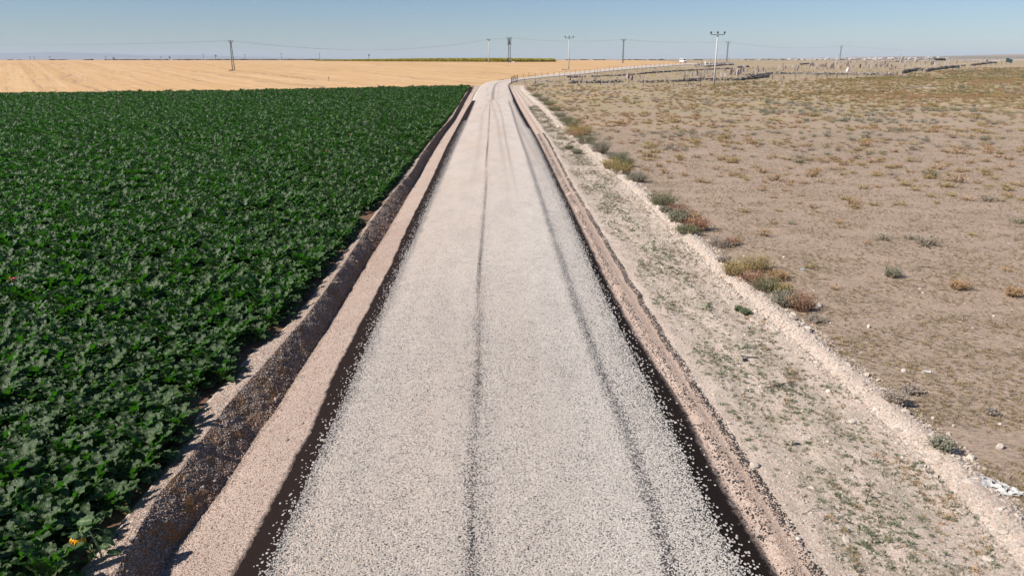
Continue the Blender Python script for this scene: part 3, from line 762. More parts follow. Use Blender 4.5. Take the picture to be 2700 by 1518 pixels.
# ------------------------------------------------------------------ chips, pebbles, clods, weeds, straw: stuff nobody could count
def strip_points(n, c0, c1, y0, y1, powr=1.0, dens=None):
    y = y0 + (y1 - y0) * rng.random(n) ** powr; t = rng.random(n)
    x = np.interp(y, YS, c0) * (1 - t) + np.interp(y, YS, c1) * t
    P = np.column_stack([x, y]);
    if dens is not None: k = rng.random(n) < dens(x, y, t); P = P[k]
    return P
def lay(P, lift): return np.column_stack([P, local_z_arr(P) + lift])
chips = proto_collection('chip_source', [stone('s', MAT['chipstone'], i, sx=1.2, sy=.9, sz=.6, sub=1, rough=.3) for i in range(5)])
allP = []
allP.append(strip_points(150000, xe, xh, 7, 55, 1.5, lambda x, y, t: np.clip((58 - y) / 40, 0, 1)))                                     # on the lanes
allP.append(strip_points(14000, xd * .8 + xe * .2, xe + .12, 7, 90, 1.2, lambda x, y, t: t ** 2.0 + .02))
allP.append(strip_points(26000, xh - .25, xi + .05, 7, 80, 1.3, lambda x, y, t: (1 - t) ** 2.6 + .015))
P = lay(np.vstack(allP), .003); n = len(P)
gd = np.abs(P[:, 0] - np.interp(P[:, 1], YS, xg)); fd = np.abs(P[:, 0] - np.interp(P[:, 1], YS, xf))
kp = ~(((gd < .13) & (rng.random(n) < .8)) | ((fd < .06) & (rng.random(n) < .8)))
P = P[kp]; n = len(P)
s = rng.uniform(.014, .031, n); s = np.where(P[:, 0] > np.interp(P[:, 1], YS, xg), s * 1.15, s); s = np.where((P[:, 0] < np.interp(P[:, 1], YS, xe)) | (P[:, 0] > np.interp(P[:, 1], YS, xh)), s * 1.45, s)
scatter('loose_chippings', P, rand_rot(n, .35), np.repeat(s[:, None], 3, 1), rng.integers(0, 5, n), chips)
peb = proto_collection('pebble_source', [stone('s', MAT['pebble' if i == 4 else 'warmpebble'], 20 + i, sx=1.2, sy=.9, sz=.7, sub=1, rough=.3) for i in range(5)])
P = np.vstack([strip_points(15000, xb, xb * .35 + xc * .65, 7, 60, 1.4), strip_points(30000, xb - .05, xc + .08, 7, 75, 1.5, lambda x, y, t: .25 + .75 * (np.array([mn.noise(Vector((a * 1.4, b * 1.4, 3))) for a, b in zip(x, y)]) > -.05)),
               strip_points(9000, xc - .12, xc + .14, 7, 75, 1.4), strip_points(26000, xa + .1, xb, 7, 50, 1.4), strip_points(14000, xc, xd, 7, 34, 1.3),
               strip_points(16000, xj, xk, 7, 40, 1.3)])
P = lay(P, .004); n = len(P); s = rng.lognormal(math.log(.018), .45, n)
inner = (P[:, 0] > np.interp(P[:, 1], YS, xb - .05)) & (P[:, 0] < np.interp(P[:, 1], YS, xc + .2)); s = np.where(inner, s, s * .75)
pi_ = rng.integers(0, 5, n); pi_[:15000] = 4; s[:15000] *= .72; scatter('pebbles', P, rand_rot(n, .4), np.repeat(s[:, None], 3, 1), pi_, peb)
clod = proto_collection('clod_source', [stone('s', MAT['clod'], 40 + i, sx=1.2, sy=1, sz=.7, sub=1, rough=.4) for i in range(5)])
P = np.vstack([strip_points(30000, xl - .5, xr + .25, 8, 175, 1.25), strip_points(22000, xk, xl, 7, 60, 1.35), strip_points(2500, xr, xr + 14, 8, 60, 1.2)])
P = lay(P, .004); n = len(P); s = rng.lognormal(math.log(.030), .5, n) * (1 + P[:, 1] * .012)
s = np.where((P[:, 0] < np.interp(P[:, 1], YS, xl - .5)) | (P[:, 0] > np.interp(P[:, 1], YS, xr + .3)), s * .6, s)
scatter('earth_clods', P, rand_rot(n, .4), np.repeat(s[:, None], 3, 1), rng.integers(0, 5, n), clod)
tarc = proto_collection('tarred_source', [stone('s', MAT['tar'], 60 + i, sx=1.2, sy=1, sz=.7, sub=1, rough=.4) for i in range(4)])
dnz = lambda x, y, t: (np.array([mn.noise(Vector((b * .9, 3, a * .8))) for a, b in zip(x, y)]) > -.38) * (1 - np.abs(t - .5) * 1.4)
P = np.vstack([strip_points(20000, xk - .10, xk + .09, 7, 75, 1.3, lambda x, y, t: .12 + .88 * dnz(x, y, t)), strip_points(2600, xk - .09, xk + .08, 7, 34, 1.2), strip_points(15000, xi * .4 + xj * .6, xj + .14, 7, 75, 1.3, lambda x, y, t: dnz(x, y, t) * .9 + .06), strip_points(2500, xi - .1, xi + .15, 7, 60, 1.3)])
P = lay(P, .004); n = len(P); s = rng.lognormal(math.log(.019), .40, n)
scatter('tarred_gravel', P, rand_rot(n, .4), np.repeat(s[:, None], 3, 1), rng.integers(0, 4, n), tarc)
weeds = proto_collection('weed_source', [tuft_mesh('s', MAT['g_weed'], i, 16, .07, .09, .005) for i in range(4)] + [tuft_mesh('s', MAT['g_grey'], 9 + i, 14, .06, .08, .004) for i in range(2)] + [tuft_mesh('s', MAT['g_orange'], 15, 18, .06, .12, .005), tuft_mesh('s', MAT['g_straw'], 16, 18, .07, .11, .005)])
wd = lambda x, y, t: np.clip(np.array([mn.noise(Vector((a * .9, b * .35, 9))) * 1.1 + .5 * mn.noise(Vector((a * 2.5, b * 1.1, 2))) for a, b in zip(x, y)]) * 1.1 + .40, .12, 1) * np.sin(np.pi * np.clip(t, 0.02, .98)) ** .5
P = lay(strip_points(60000, xk + .25, xl - .2, 7, 120, 1.05, wd), 0); n = len(P)
scatter('verge_weeds', P, rand_rot(n, .15), np.repeat((rng.lognormal(-.50, .38, n))[:, None], 3, 1), np.where(rng.random(n) < .10 + .25 * (np.interp(P[:, 1], YS, xl) - P[:, 0] < 1.2), rng.integers(6, 8, n), rng.integers(0, 6, n)), weeds)
straw = proto_collection('straw_source', [tuft_mesh('s', MAT['g_straw'], 30 + i, 12, .07, .10, .004) for i in range(3)] + [tuft_mesh('s', MAT['g_dry'], 36 + i, 12, .06, .09, .004) for i in range(2)] + [tuft_mesh('s', MAT['g_olive'], 39, 12, .05, .08, .004)])
y = 8 + 72 * rng.random(95000) ** 1.1; xx = np.interp(y, YS, xr) + rng.random(95000) ** 1.1 * (.72 * y + 6 - np.interp(y, YS, xr) * .9).clip(1, 99)
P = np.column_stack([xx, y]); k = np.array([mn.noise(Vector((a * .5, b * .9, 4))) for a, b in P]) > rng.uniform(-.5, .35, len(P)); P = lay(P[k], 0); n = len(P)
scatter('dry_grass', P, rand_rot(n, .2), np.repeat((rng.uniform(.5, 1.3, n))[:, None], 3, 1), rng.integers(0, 6, n), straw)

# ------------------------------------------------------------------ steppe shrubs
KINDS = ['g_green', 'g_grey', 'g_olive', 'g_orange', 'g_red', 'g_dry']
SHR = []
for j, kd in enumerate(KINDS):
    for v in range(3): SHR.append(shrub_mesh('s', MAT[kd], 300 + j * 10 + v, nst=34, hgt=.26, rad=.30, leaf=.045, nl=4, sw=.008, clump=.35))
shr_coll = proto_collection('shrub_source', SHR)
N0 = 60000
y = 14 + 300 * rng.random(N0) ** .8; x0 = np.interp(y, YS, xr) + .5; x1 = .72 * y + 9
x = x0 + (x1 - x0) * rng.random(N0)
area = (x1 - x0) * 300 / N0 / (.8 * rng.random(N0).clip(.02, 1) ** 0 )
base_d = np.interp(y, [14, 21, 26, 40, 60, 90, 130, 200, 320], [.01, .02, .11, .34, .42, .42, .34, .26, .2])
nzv = np.array([mn.noise(Vector((a * .09, b * .16, 6))) + .6 * mn.noise(Vector((a * .3, b * .5, 8))) for a, b in zip(x, y)])
rt = np.clip((x - 20) / 40, 0, 1) * np.clip((y - 85) / 60, 0, 1)
dens = base_d * np.clip(1 + 1.6 * nzv + .9 * rt, .12, 3)
# points were drawn with pdf ~ uniform in x, y**(.8) ; accept to the wanted density
pdf = N0 / (x1 - x0) * (1 / .8) / 300 * ((y - 14).clip(1) / 300) ** (.25)
k = rng.random(N0) < dens / pdf
roadY = np.interp(x, RX, RY); k &= y < roadY - 8
CEM = sorted([(g_[0], g_[1]) for g_ in (gp(*q_) for q_ in [(1348, 222), (1445, 224), (1620, 226), (1775, 226), (1880, 222), (1990, 215), (2124, 213), (2259, 207), (2362, 199), (2447, 191), (2526, 185), (2612, 175), (2690, 170)])])
def in_cem(x, y): return y > np.interp(x, [c_[0] for c_ in CEM], [c_[1] for c_ in CEM])
cem = in_cem(x, y); k &= ~cem | (rng.random(N0) < .45)
x, y, rt, cem = x[k], y[k], rt[k], cem[k]
pat = np.array([mn.noise(Vector((a * .035, b * .09, 12))) for a, b in zip(x, y)]) + rng.normal(0, .16, len(x))
u = rng.random(len(x))
kind = np.where(pat > .22, 3, np.where(pat > .02, 2, np.where(pat < -.25, 1, np.where(u < .3, 2, np.where(u < .55, 5, np.where(u < .75, 3, np.where(u < .85, 4, 1)))))))
kind = np.where((rt > .5) & (u < .6), np.where(pat > .1, 3, 2), kind)
kind = np.where((rt > .5) & (u > .85), 0, kind); kind = np.where(cem, np.where(u < .5, 5, 2), kind)
for (px0, px1, py0, py1, kk, nn) in ((1900, 2720, 201, 213, 0, 900), (2150, 2720, 205, 216, 2, 900), (2150, 2720, 240, 250, 0, 260), (2060, 2640, 243, 253, 2, 340), (2330, 2720, 250, 262, 3, 420), (2560, 2720, 212, 222, 3, 260), (2500, 2720, 185, 200, 0, 380)):
    g_ = [gp(rng.uniform(px0, px1), py0 + (py1 - py0) * rng.beta(2, 2) + 2.5 * mn.noise(Vector((i_ * .01, 0, 0)))) for i_ in range(nn)]
    gx = np.array([q_[0] for q_ in g_]); gy = np.array([q_[1] for q_ in g_])
    okp = np.array([mn.noise(Vector((a * .12, b * .22, 31))) > -.12 for a, b in zip(gx, gy)]) & ~in_cem(gx, gy); gx, gy = gx[okp], gy[okp]
    x = np.concatenate([x, gx]); y = np.concatenate([y, gy]); kind = np.concatenate([kind, np.full(len(gx), kk)]); cem = np.concatenate([cem, np.zeros(len(gx), bool)])
P = lay(np.column_stack([x, y]), -.02); sc = rng.lognormal(0, .3, len(x)) * np.interp(y, [20, 60, 160, 300], [1.0, 1.25, 1.4, 1.5]) * np.where(cem, .62, 1)
dd = np.array([dep(p) for p in P]); vis = np.array([proj(p)[0] < 2740 for p in P])
od = np.argsort(-np.where(vis, sc / dd, 0))
WORD = {0: 'green', 1: 'grey green', 2: 'olive', 3: 'orange brown', 4: 'rust red', 5: 'dry grey brown'}
nind = 270
for i in od[:nind]:
    o = inst(SHR[int(kind[i]) * 3 + int(rng.integers(0, 3))], P[i], random.uniform(0, 6.28), (sc[i] * random.uniform(.9, 1.3), sc[i] * random.uniform(.8, 1.1), sc[i] * random.uniform(.75, 1.05)), 'steppe_shrub')
    tag(o, 'small %s tufted shrub scattered on the bare dry steppe' % WORD[int(kind[i])], 'shrub', '%s tufts scattered over the dry steppe' % WORD[int(kind[i])])
rs_ = od[nind:]; n = len(rs_)
scatter('steppe_scrub', P[rs_], rand_rot(n, .05), np.column_stack([sc[rs_] * rng.uniform(.9, 1.4, n), sc[rs_] * rng.uniform(.8, 1.2, n), sc[rs_] * rng.uniform(.7, 1.0, n)]), kind[rs_] * 3 + rng.integers(0, 3, n), shr_coll)
print('shrubs', len(x))
# the bushes along the earth ridge, one by one (base pixel, width, height in the photo)
BUSH = [
 (1415, 257, 26, 9, 'g_green', 'farthest low green bush of the row along the earth ridge'),
 (1432, 268, 28, 10, 'g_grey', 'small grey green bush near the far end of the ridge row'),
 (1447, 279, 30, 11, 'g_green', 'low green bush third from the far end of the ridge row'),
 (1462, 293, 32, 12, 'g_green', 'dark green bush halfway up the far ridge row'),
 (1476, 309, 30, 12, 'g_grey', 'greyish bush where the ridge row thickens'),
 (1492, 324, 38, 16, 'g_green', 'green bush just beyond the cluster of merged bushes'),
 (1506, 337, 42, 20, 'g_green', 'dark green bush at the far end of the merged cluster'),
 (1508, 357, 42, 22, 'g_olive', 'olive bush in the merged cluster above the lying stick'),
 (1524, 366, 30, 18, 'g_orange', 'orange tinged bush at the foot of the merged cluster'),
 (1542, 357, 36, 24, 'g_olive', 'olive green bush on the right of the merged cluster'),
 (1545, 383, 48, 23, 'g_green', 'wide green bush right beside the lying stick'),
 (1582, 406, 46, 34, 'g_grey', 'tall grey green bush standing alone below the cluster'),
 (1627, 422, 48, 20, 'g_grey', 'grey green bush on top of the group of four'),
 (1610, 447, 38, 26, 'g_olive', 'brownish olive bush on the left of the group of four'),
 (1650, 441, 36, 22, 'g_green', 'green bush on the right of the group of four'),
 (1640, 463, 52, 26, 'g_olive', 'olive bush in front of the group of four beside white rubble'),
 (1678, 480, 44, 24, 'g_grey', 'grey olive bush just beyond the white rubble heap'),
 (1747, 546, 60, 34, 'g_green', 'large round green bush standing alone on the ridge'),
 (1752, 566, 18, 14, 'g_grey', 'tiny blue green bush under the large round green bush'),
 (1783, 564, 46, 24, 'g_red', 'rust red bush next to the large round green bush'),
 (1816, 587, 48, 28, 'g_orange', 'orange bush between the rust red bushes'),
 (1786, 592, 46, 30, 'g_grey', 'grey green bush at the left of the orange one'),
 (1838, 608, 50, 32, 'g_red', 'rust brown bush at the near right of the orange group'),
 (1811, 621, 46, 20, 'g_green', 'low green bush beside a white rock on the ridge'),
 (1898, 648, 52, 20, 'g_dry', 'dry straw coloured bush between the two big bush groups'),
 (1930, 645, 32, 18, 'g_red', 'small bright red orange bush right of the straw coloured one'),
 (1908, 699, 26, 20, 'g_dry', 'grey lifeless bush at the ridge above the big colourful group'),
 (1994, 713, 62, 44, 'g_olive', 'tallest bush of the big group with orange and olive twigs'),
 (1935, 733, 54, 36, 'g_olive', 'yellow olive bush at the left end of the big group'),
 (1984, 750, 54, 36, 'g_red', 'pinkish rust bush in the middle of the big group'),
 (2048, 739, 38, 26, 'g_orange', 'orange bush set apart on the right of the big group'),
 (2018, 767, 52, 36, 'g_green', 'grey green bush below the middle of the big group'),
 (2060, 771, 46, 26, 'g_olive', 'yellowish bush right of centre in the big group'),
 (2070, 804, 62, 42, 'g_grey', 'dark bushy plant with grey leaves near the big group end'),
 (2114, 815, 58, 46, 'g_red', 'rust brown bush at the near end beside a white rock'),
 (2153, 846, 34, 16, 'g_dry', 'pale grey tuft just below the near end of the big group'),
 (2358, 1068, 46, 30, 'g_dry', 'pale blue grey brush plant on the steppe by the near ridge'),
 (2405, 1030, 40, 18, 'g_dry', 'low grey brush plant farther out than the blue grey one'),
 (2483, 1196, 48, 30, 'g_grey', 'grey green brush plant beside the near ridge'),
 (2614, 1086, 22, 18, 'g_dry', 'small grey twiggy plant alone near the right frame edge'),
 (2353, 730, 34, 26, 'g_grey', 'lone grey green shrub casting a clear shadow on bare steppe'),
 (2526, 762, 36, 26, 'g_orange', 'lone orange brown shrub on the bare right steppe'),
 (2672, 782, 32, 26, 'g_orange', 'orange brown shrub close to the right frame edge'),
 (1948, 818, 14, 14, 'g_weed', 'dark green weed on the left of a pair on the verge'),
 (1966, 826, 20, 16, 'g_weed', 'blue green weed on the right of a pair on the verge'),
 (1500, 393, 18, 9, 'g_green', 'small green bush on the verge below the lying stick'),
 (1521, 406, 20, 11, 'g_grey', 'small grey bush on the inner slope of the ridge')]
for i, (px, py, w_, hh, kd, lb) in enumerate(BUSH):
    p = gp(px, py - 1, .02); p.z = local_z(p.x, p.y) - .02; d = dep(p); wr = w_ * d / FPX / 2 * 1.3; hr = hh * d / FPX * 1.25
    V, F, T = shrub_geo(800 + i, int(90 + 210 * min(1.2, wr)), hr, wr, leaf=.06 if d > 30 else .042, nl=8, sw=.007, clump=.6)
    if kd in ('g_olive', 'g_green', 'g_grey') and w_ > 40:
        pass
    tag(mk('ridge_bush' if i < 36 else 'steppe_bush', V, F, MAT[kd], attrs={'tip': T}, loc=p), lb, 'bush')

# ------------------------------------------------------------------ rocks one by one
ROCK = [
 (2159, 807, 17, 13, 'rock', 'round white rock beside the last rust brown bush'),
 (1828, 621, 15, 10, 'rock', 'white rock at the foot of the orange bush group'),
 (1637, 464, 16, 11, 'rock', 'larger white rubble block on the ridge by the four bushes'),
 (1623, 460, 11, 8, 'rock', 'smaller white rubble block left of the larger one'),
 (2129, 872, 22, 9, 'rock', 'flat white rock at the steppe edge of the ridge'),
 (2117, 854, 8, 7, 'rock', 'pebble sized white rock just above the flat one'),
 (2290, 862, 8, 11, 'rock', 'small upright white rock alone on the steppe'),
 (2247, 1109, 22, 10, 'rock', 'cream rock on the verge beside a green weed patch'),
 (2282, 1104, 15, 8, 'clod', 'tan rock just right of the cream one'),
 (2184, 1030, 16, 9, 'rock', 'orange tinted flat rock on the verge'),
 (2307, 1082, 14, 9, 'rock', 'rock with a black shadow on the crest of the near ridge'),
 (2637, 1176, 20, 17, 'clod', 'tan fist shaped rock on the near right steppe'),
 (2383, 975, 14, 10, 'rock', 'pinkish rock on the steppe left of the plastic scrap'),
 (2272, 929, 8, 5, 'rock', 'tiny white stone below the upright one'),
 (2620, 833, 7, 6, 'rock', 'tiny bright stone towards the right frame edge'),
 (1963, 674, 6, 5, 'rock', 'white stone just above the tallest orange olive bush'),
 (2066, 678, 7, 5, 'rock', 'white stone out on the steppe right of the big group'),
 (2330, 723, 6, 5, 'rock', 'white stone left of the lone grey green shrub'),
 (1922, 1117, 13, 7, 'rock', 'half buried cream stone beside the tarred line'),
 (1988, 1228, 26, 18, 'clod', 'big tan rock beside the tarred line'),
 (2105, 1420, 13, 11, 'rock', 'round cream stone by the tarred line at the bottom'),
 (2514, 1121, 9, 8, 'clod', 'small tan stone on the steppe near a pair of pebbles'),
 (2460, 1100, 9, 7, 'rock', 'white pebble in thin grass beyond the near ridge'),
 (2637, 1112, 11, 6, 'rock', 'white stone above the tan fist shaped rock'),
 (2379, 1205, 8, 6, 'rock', 'cream stone on the inside of the near ridge'),
 (2634, 1362, 12, 8, 'rock', 'grey white rock on the near ridge below the plastic sack'),
 (1502, 345, 7, 6, 'rock', 'whitish rock on the far ridge by the green bush'),
 (1473, 336, 9, 7, 'rock', 'white block at the far bend of the ridge')]
for i, (px, py, w_, hh, mt, lb) in enumerate(ROCK):
    p = gp(px, py, .02); p.z = local_z(p.x, p.y); d = dep(p); sw_, sh_ = w_ * d / FPX, hh * d / FPX
    V, F = stone_geo(900 + i, sx=sw_, sy=sw_ * .8, sz=sh_ * 1.15, sub=2, rough=.22); p.z += sh_ * .32
    tag(mk('rock', V, F, MAT[mt], loc=p), lb, 'rock')

# ------------------------------------------------------------------ litter on the verge and the steppe
def sheet(name, outline_w, outline_h, px, py, mat, lb, cat, seed=0, amp=.05, nx=26, ny=12, shape=None, rz=0):
    p = gp(px, py, .02); p.z = local_z(p.x, p.y) + .01; r = random.Random(seed); V = []; F = []
    for lay_ in (0, 1):
        for j in range(ny + 1):
            for i in range(nx + 1):
                u, v = i / nx, j / ny; w2 = shape(u) if shape else (1, 0)
                x = (u - .5) * outline_w; y = ((v - .5) * w2[0] + w2[1]) * outline_h * (1 + .15 * mn.noise(Vector((u * 9, v * 2, seed))))
                z = amp * (1 + mn.noise(Vector((u * 7, v * 5, seed + .5)))) * math.sin(math.pi * (.05 + .9 * v)) ** .5 + .35 * amp * abs(mn.noise(Vector((u * 22, v * 12, seed)))) - lay_ * .004
                V.append((x, y, z))
        b = lay_ * (nx + 1) * (ny + 1)
        for j in range(ny):
            for i in range(nx):
                a = b + j * (nx + 1) + i; f = (a, a + 1, a + nx + 2, a + nx + 1); 
                if name == 'plastic_sack' and mn.noise(Vector((i * .33, j * .42, 4.2))) > .30: continue
                F.append(f if lay_ == 0 else f[::-1])
    o = mk(name, V, F, mat, loc=p); o.rotation_euler = (0, 0, rz); return tag(o, lb, cat)
sheet('plastic_sack', .84, .42, 2622, 1285, MAT['bag'], 'torn crumpled white plastic sack lying on the steppe at the right edge', 'sack', 3, .05, 36, 18,
      shape=lambda u: ((.25 + .9 * math.sin(math.pi * min(1, max(0, u * 1.05))) ** .7) * (1 - .15 * u), .15 * math.sin(5 * u)), rz=-.52)
sheet('plastic_scrap', .17, .09, 2444, 977, MAT['bag'], 'small pale scrap of plastic on the steppe beyond the near ridge', 'litter', 5, .025, 10, 6, rz=-.5)
sheet('plastic_bottle_piece', .14, .06, 2116, 711, MAT['blue'], 'pale blue crushed plastic piece on the steppe right of the bushes', 'litter', 6, .04, 8, 5, rz=-.1)
def P3(px, py, off=.02): p = gp(px, py, off); p.z = local_z(p.x, p.y) + off; return p
t = empty('plastic_pipe', P3(1965, 943)); o_ = t.location
m_ = MB(); m_.tube([P3(1953, 937, .05) - o_, P3(1975, 941, .05) - o_, P3(1999, 944, .03) - o_], .013, 6); m_.build('pipe', MAT['hose'], t, True)
m_ = MB(); m_.box(P3(1965, 949, .03) - o_, (.10, .07, .07), rz=.3); m_.bar(P3(1958, 943, .04) - o_, P3(1966, 948, .04) - o_, .012); m_.build('connector', MAT['hose'], t)
tag(t, 'short black plastic pipe with a connector lying on the verge', 'pipe')
def branch(name, pts, r0, lb, cat, seed, parent_loc, sub=10):
    m = MB(); r = random.Random(seed); o = parent_loc
    m.tube([p - o for p in pts], [r0 * (1 - .6 * i / len(pts)) for i in range(len(pts))], 5)
    for k in range(sub):
        i = r.randint(0, len(pts) - 2); a = pts[i].lerp(pts[i + 1], r.random()) - o
        d = Vector((r.uniform(-1, 1), r.uniform(-1, 1), r.uniform(.05, .5))).normalized() * r.uniform(.05, .16)
        m.tube([a, a + d * .5 + Vector((0, 0, .01)), a + d], [r0 * .45, r0 * .35, r0 * .2], 4)
    return tag(m.build(name, MAT['twig'], loc=o), lb, cat)
branch('uprooted_plant', [P3(2015, 1019, .04), P3(2036, 1018, .06), P3(2052, 1015, .05), P3(2072, 1012, .06), P3(2094, 1006, .03)], .014, 'dark dry uprooted plant with twigs lying across the verge', 'dead plant', 3, P3(2036, 1019), 26)
branch('dry_stalk', [P3(2281, 1325, 0), P3(2283, 1325, 0) + Vector((0.02, 0, .12)), P3(2285, 1325, 0) + Vector((.03, .02, .27))], .010, 'dead stalk standing upright on the near verge', 'dead plant', 4, P3(2281, 1325), 7)
branch('stick', [P3(1497, 381, .03), P3(1508, 374, .05), P3(1519, 369, .06)], .028, 'long thin stick lying on the ridge beside the green bushes', 'stick', 5, P3(1508, 374), 3)
branch('thin_twig', [P3(2028, 1158, .02), P3(2040, 1163, .03), P3(2057, 1169, .02)], .005, 'thin bent twig on the near verge close to the tarred line', 'twig', 6, P3(2040, 1163), 2)
branch('thin_twig', [P3(2115, 1356, .02), P3(2145, 1345, .05), P3(2185, 1340, .04), P3(2210, 1338, .02)], .006, 'long thin reddish twig on the verge below the dead stalk', 'twig', 7, P3(2145, 1345), 6)

# ------------------------------------------------------------------ the drooping sunflower at the bottom left
sb = gp(269, 1474, .10); sb.z = local_z(sb.x, sb.y)
sf = empty('sunflower', sb)
def SP(cx_, cy_, dy=0.0):
    px, py = 170 + cx_ / 9.05, 1340 + cy_ / 9.05; y = sb.y + dy; z = zat(y, py); return Vector((xat(y, z, px), y, z)) - sb
m_ = MB(); stem = [SP(900, 1200), SP(865, 1080), SP(820, 960), SP(760, 830), SP(700, 720), SP(640, 620), SP(580, 530), SP(530, 460), SP(480, 410), SP(430, 392), SP(395, 430), SP(378, 500), SP(365, 565)]
stem[0].z = -.05; m_.tube(stem, [.016, .016, .015, .015, .014, .014, .013, .012, .012, .011, .010, .010, .012], 8); m_.build('stem', MAT['sunstem'], sf, True)
hc = SP(325, 665, -.02); hd = Vector((-.12, -.25, -1)).normalized()            # the head hangs facing the ground
hu = hd.orthogonal().normalized(); hw = hd.cross(hu)
def disc(name, rings, mat, n=20, par=sf):
    V = []; F = []
    for r_, d_2 in rings:
        for k in range(n): a = 2 * math.pi * k / n; V.append(hc + hd * d_2 + (hu * math.cos(a) + hw * math.sin(a)) * r_ * (1 + .04 * math.sin(5 * a)))
    for i in range(len(rings) - 1):
        for k in range(n): F.append((i * n + k, i * n + (k + 1) % n, (i + 1) * n + (k + 1) % n, (i + 1) * n + k))
    F.append(tuple(range(n))); F.append(tuple(range((len(rings) - 1) * n, len(rings) * n))[::-1])
    return mk(name, V, F, mat, par, smooth=True)
fh = disc('flower_head', [(.015, -.075), (.05, -.062), (.082, -.03), (.092, .0), (.080, .022)], MAT['sunleaf'])
disc('seed_disc', [(.078, .022), (.074, .034), (.04, .040)], MAT['seed'], par=fh)
V = []; F = []
for k in range(30):
    a = 2 * math.pi * k / 30 + random.uniform(-.06, .06); e = hu * math.cos(a) + hw * math.sin(a); s_ = hd.cross(e)
    b0 = hc + e * .085 + hd * .012; tip = b0 + e * random.uniform(0, .025) + hd * random.uniform(.055, .09); md_ = b0.lerp(tip, .5) + e * .012
    n = len(V); V += [b0 - s_ * .008, b0 + s_ * .008, md_ + s_ * .012, tip, md_ - s_ * .012]; F.append((n, n + 1, n + 2, n + 3, n + 4))
mk('petals', V, F, MAT['petal'], fh)
V = []; F = []
for k in range(26):
    a = 2 * math.pi * k / 26; e = hu * math.cos(a) + hw * math.sin(a); s_ = hd.cross(e); b0 = hc + e * .080 - hd * .02; tip = b0 + e * .05 - hd * random.uniform(-.02, .03)
    n = len(V); V += [b0 - s_ * .013, b0 + s_ * .013, tip]; F.append((n, n + 1, n + 2))
mk('bracts', V, F, MAT['sunstem'], fh)
def heart_leaf(c, d, nrm, L, Wd, seed, pet_from):
    d = d.normalized(); nrm = (nrm - d * nrm.dot(d)).normalized(); s_ = d.cross(nrm); V = []; F = []; RB = []; nu, nv = 8, 3
    for i in range(nu + 1):
        t = i / nu; w = Wd * (math.sin(math.pi * (t * .92 + .06)) ** .6) * (1.15 - .55 * t)
        for j in range(-nv, nv + 1):
            q = j / nv; z = .18 * abs(q) * w - .35 * L * t * t + .010 * math.sin(11 * t + seed + 3 * q) + .012 * mn.noise(Vector((t * 5, q * 3, seed)))
            V.append(c + d * (t - .1 * abs(q) * (1 - t)) * L + s_ * q * w + nrm * z); RB.append(.8 if j == 0 else (.25 if (i + abs(j)) % 3 == 0 else 0))
    m2 = 2 * nv + 1
    for i in range(nu):
        for j in range(m2 - 1): F.append((i * m2 + j, i * m2 + j + 1, (i + 1) * m2 + j + 1, (i + 1) * m2 + j))
    lf = mk('leaf', V, F, MAT['sunleaf'], sf, {'rib': RB}, True)
    m3 = MB(); mid = (pet_from + c) / 2 + Vector((0, 0, .035)); m3.tube([pet_from, mid, c], [.005, .004, .004], 5); m3.build('petiole', MAT['sunstem'], lf, True)
UPV = Vector((0, -.35, 1))
for i, (a, c, d, L, w) in enumerate([
    (SP(580, 530), SP(650, 290, .05), Vector((-1, .1, .05)), .26, .10), (SP(560, 500), SP(640, 400, .02), Vector((-.8, -.3, -.2)), .17, .07),
    (SP(620, 640), SP(470, 760), Vector((.2, -.1, -1)), .17, .055), (SP(700, 780), SP(600, 830, -.02), Vector((-.1, -.3, -1)), .14, .08),
    (SP(780, 950), SP(670, 1060), Vector((-.6, -.2, -1)), .19, .05), (SP(790, 960), SP(700, 1080, -.03), Vector((.3, -.1, -1)), .10, .05),
    (SP(830, 970), SP(880, 900, -.03), Vector((1, 0, .1)), .13, .06), (SP(720, 690), SP(910, 680, .02), Vector((1, -.1, -.5)), .20, .06),
    (SP(840, 1000), SP(1050, 1020, .05), Vector((1, .1, -.1)), .22, .05), (SP(620, 500), SP(940, 520, .05), Vector((.9, .2, -.4)), .12, .04),
    (SP(690, 640), SP(820, 640), Vector((.1, -.2, -1)), .11, .045), (SP(370, 540), SP(390, 590, -.06), Vector((0, -.1, -1)), .15, .045)]):
    heart_leaf(c, d, UPV if abs(d.z) < .7 else Vector((-.3, -1, .2)), L, w, i * 2.3, a)
tag(sf, 'wilting sunflower with a drooping yellow head at the beet field edge', 'sunflower')

# ------------------------------------------------------------------ irrigation sprinklers in the beets
def sprinkler(px, py, top, lb, armdir=1):
    p = gp(px, py, .0); H = zat(p.y, top) - p.z
    t = empty('sprinkler', p)
    m = MB(); m.tube([(0, 0, 0), (0, 0, H - .18)], .013, 8); m.build('riser', MAT['pvc'], t, True)
    m = MB(); m.tube([(0, 0, H - .16), (0, 0, H - .05)], [.022, .018], 8); m.tube([(0, 0, H - .06), (.09 * armdir, 0, H - .03), (.19 * armdir, 0, H - .02)], [.018, .014, .011], 6); m.box((-.03 * armdir, 0, H - .03), (.04, .04, .05)); hd_ = m.build('sprinkler_head', MAT['red'], t, True)
    m = MB(); m.bar((.19 * armdir, 0, H - .02), (.22 * armdir, 0, H - .015), .014, .010, 6); m.build('nozzle', MAT['pvc'], hd_)
    tag(t, lb, 'sprinkler')
sprinkler(47, 815, 730, 'red topped sprinkler on a pale riser among the beets at the left')
sprinkler(862, 420, 395, 'small red topped sprinkler among the beets near the ditch, nearer of two far ones')
sprinkler(924, 372, 352, 'farthest red topped sprinkler in the beet field')
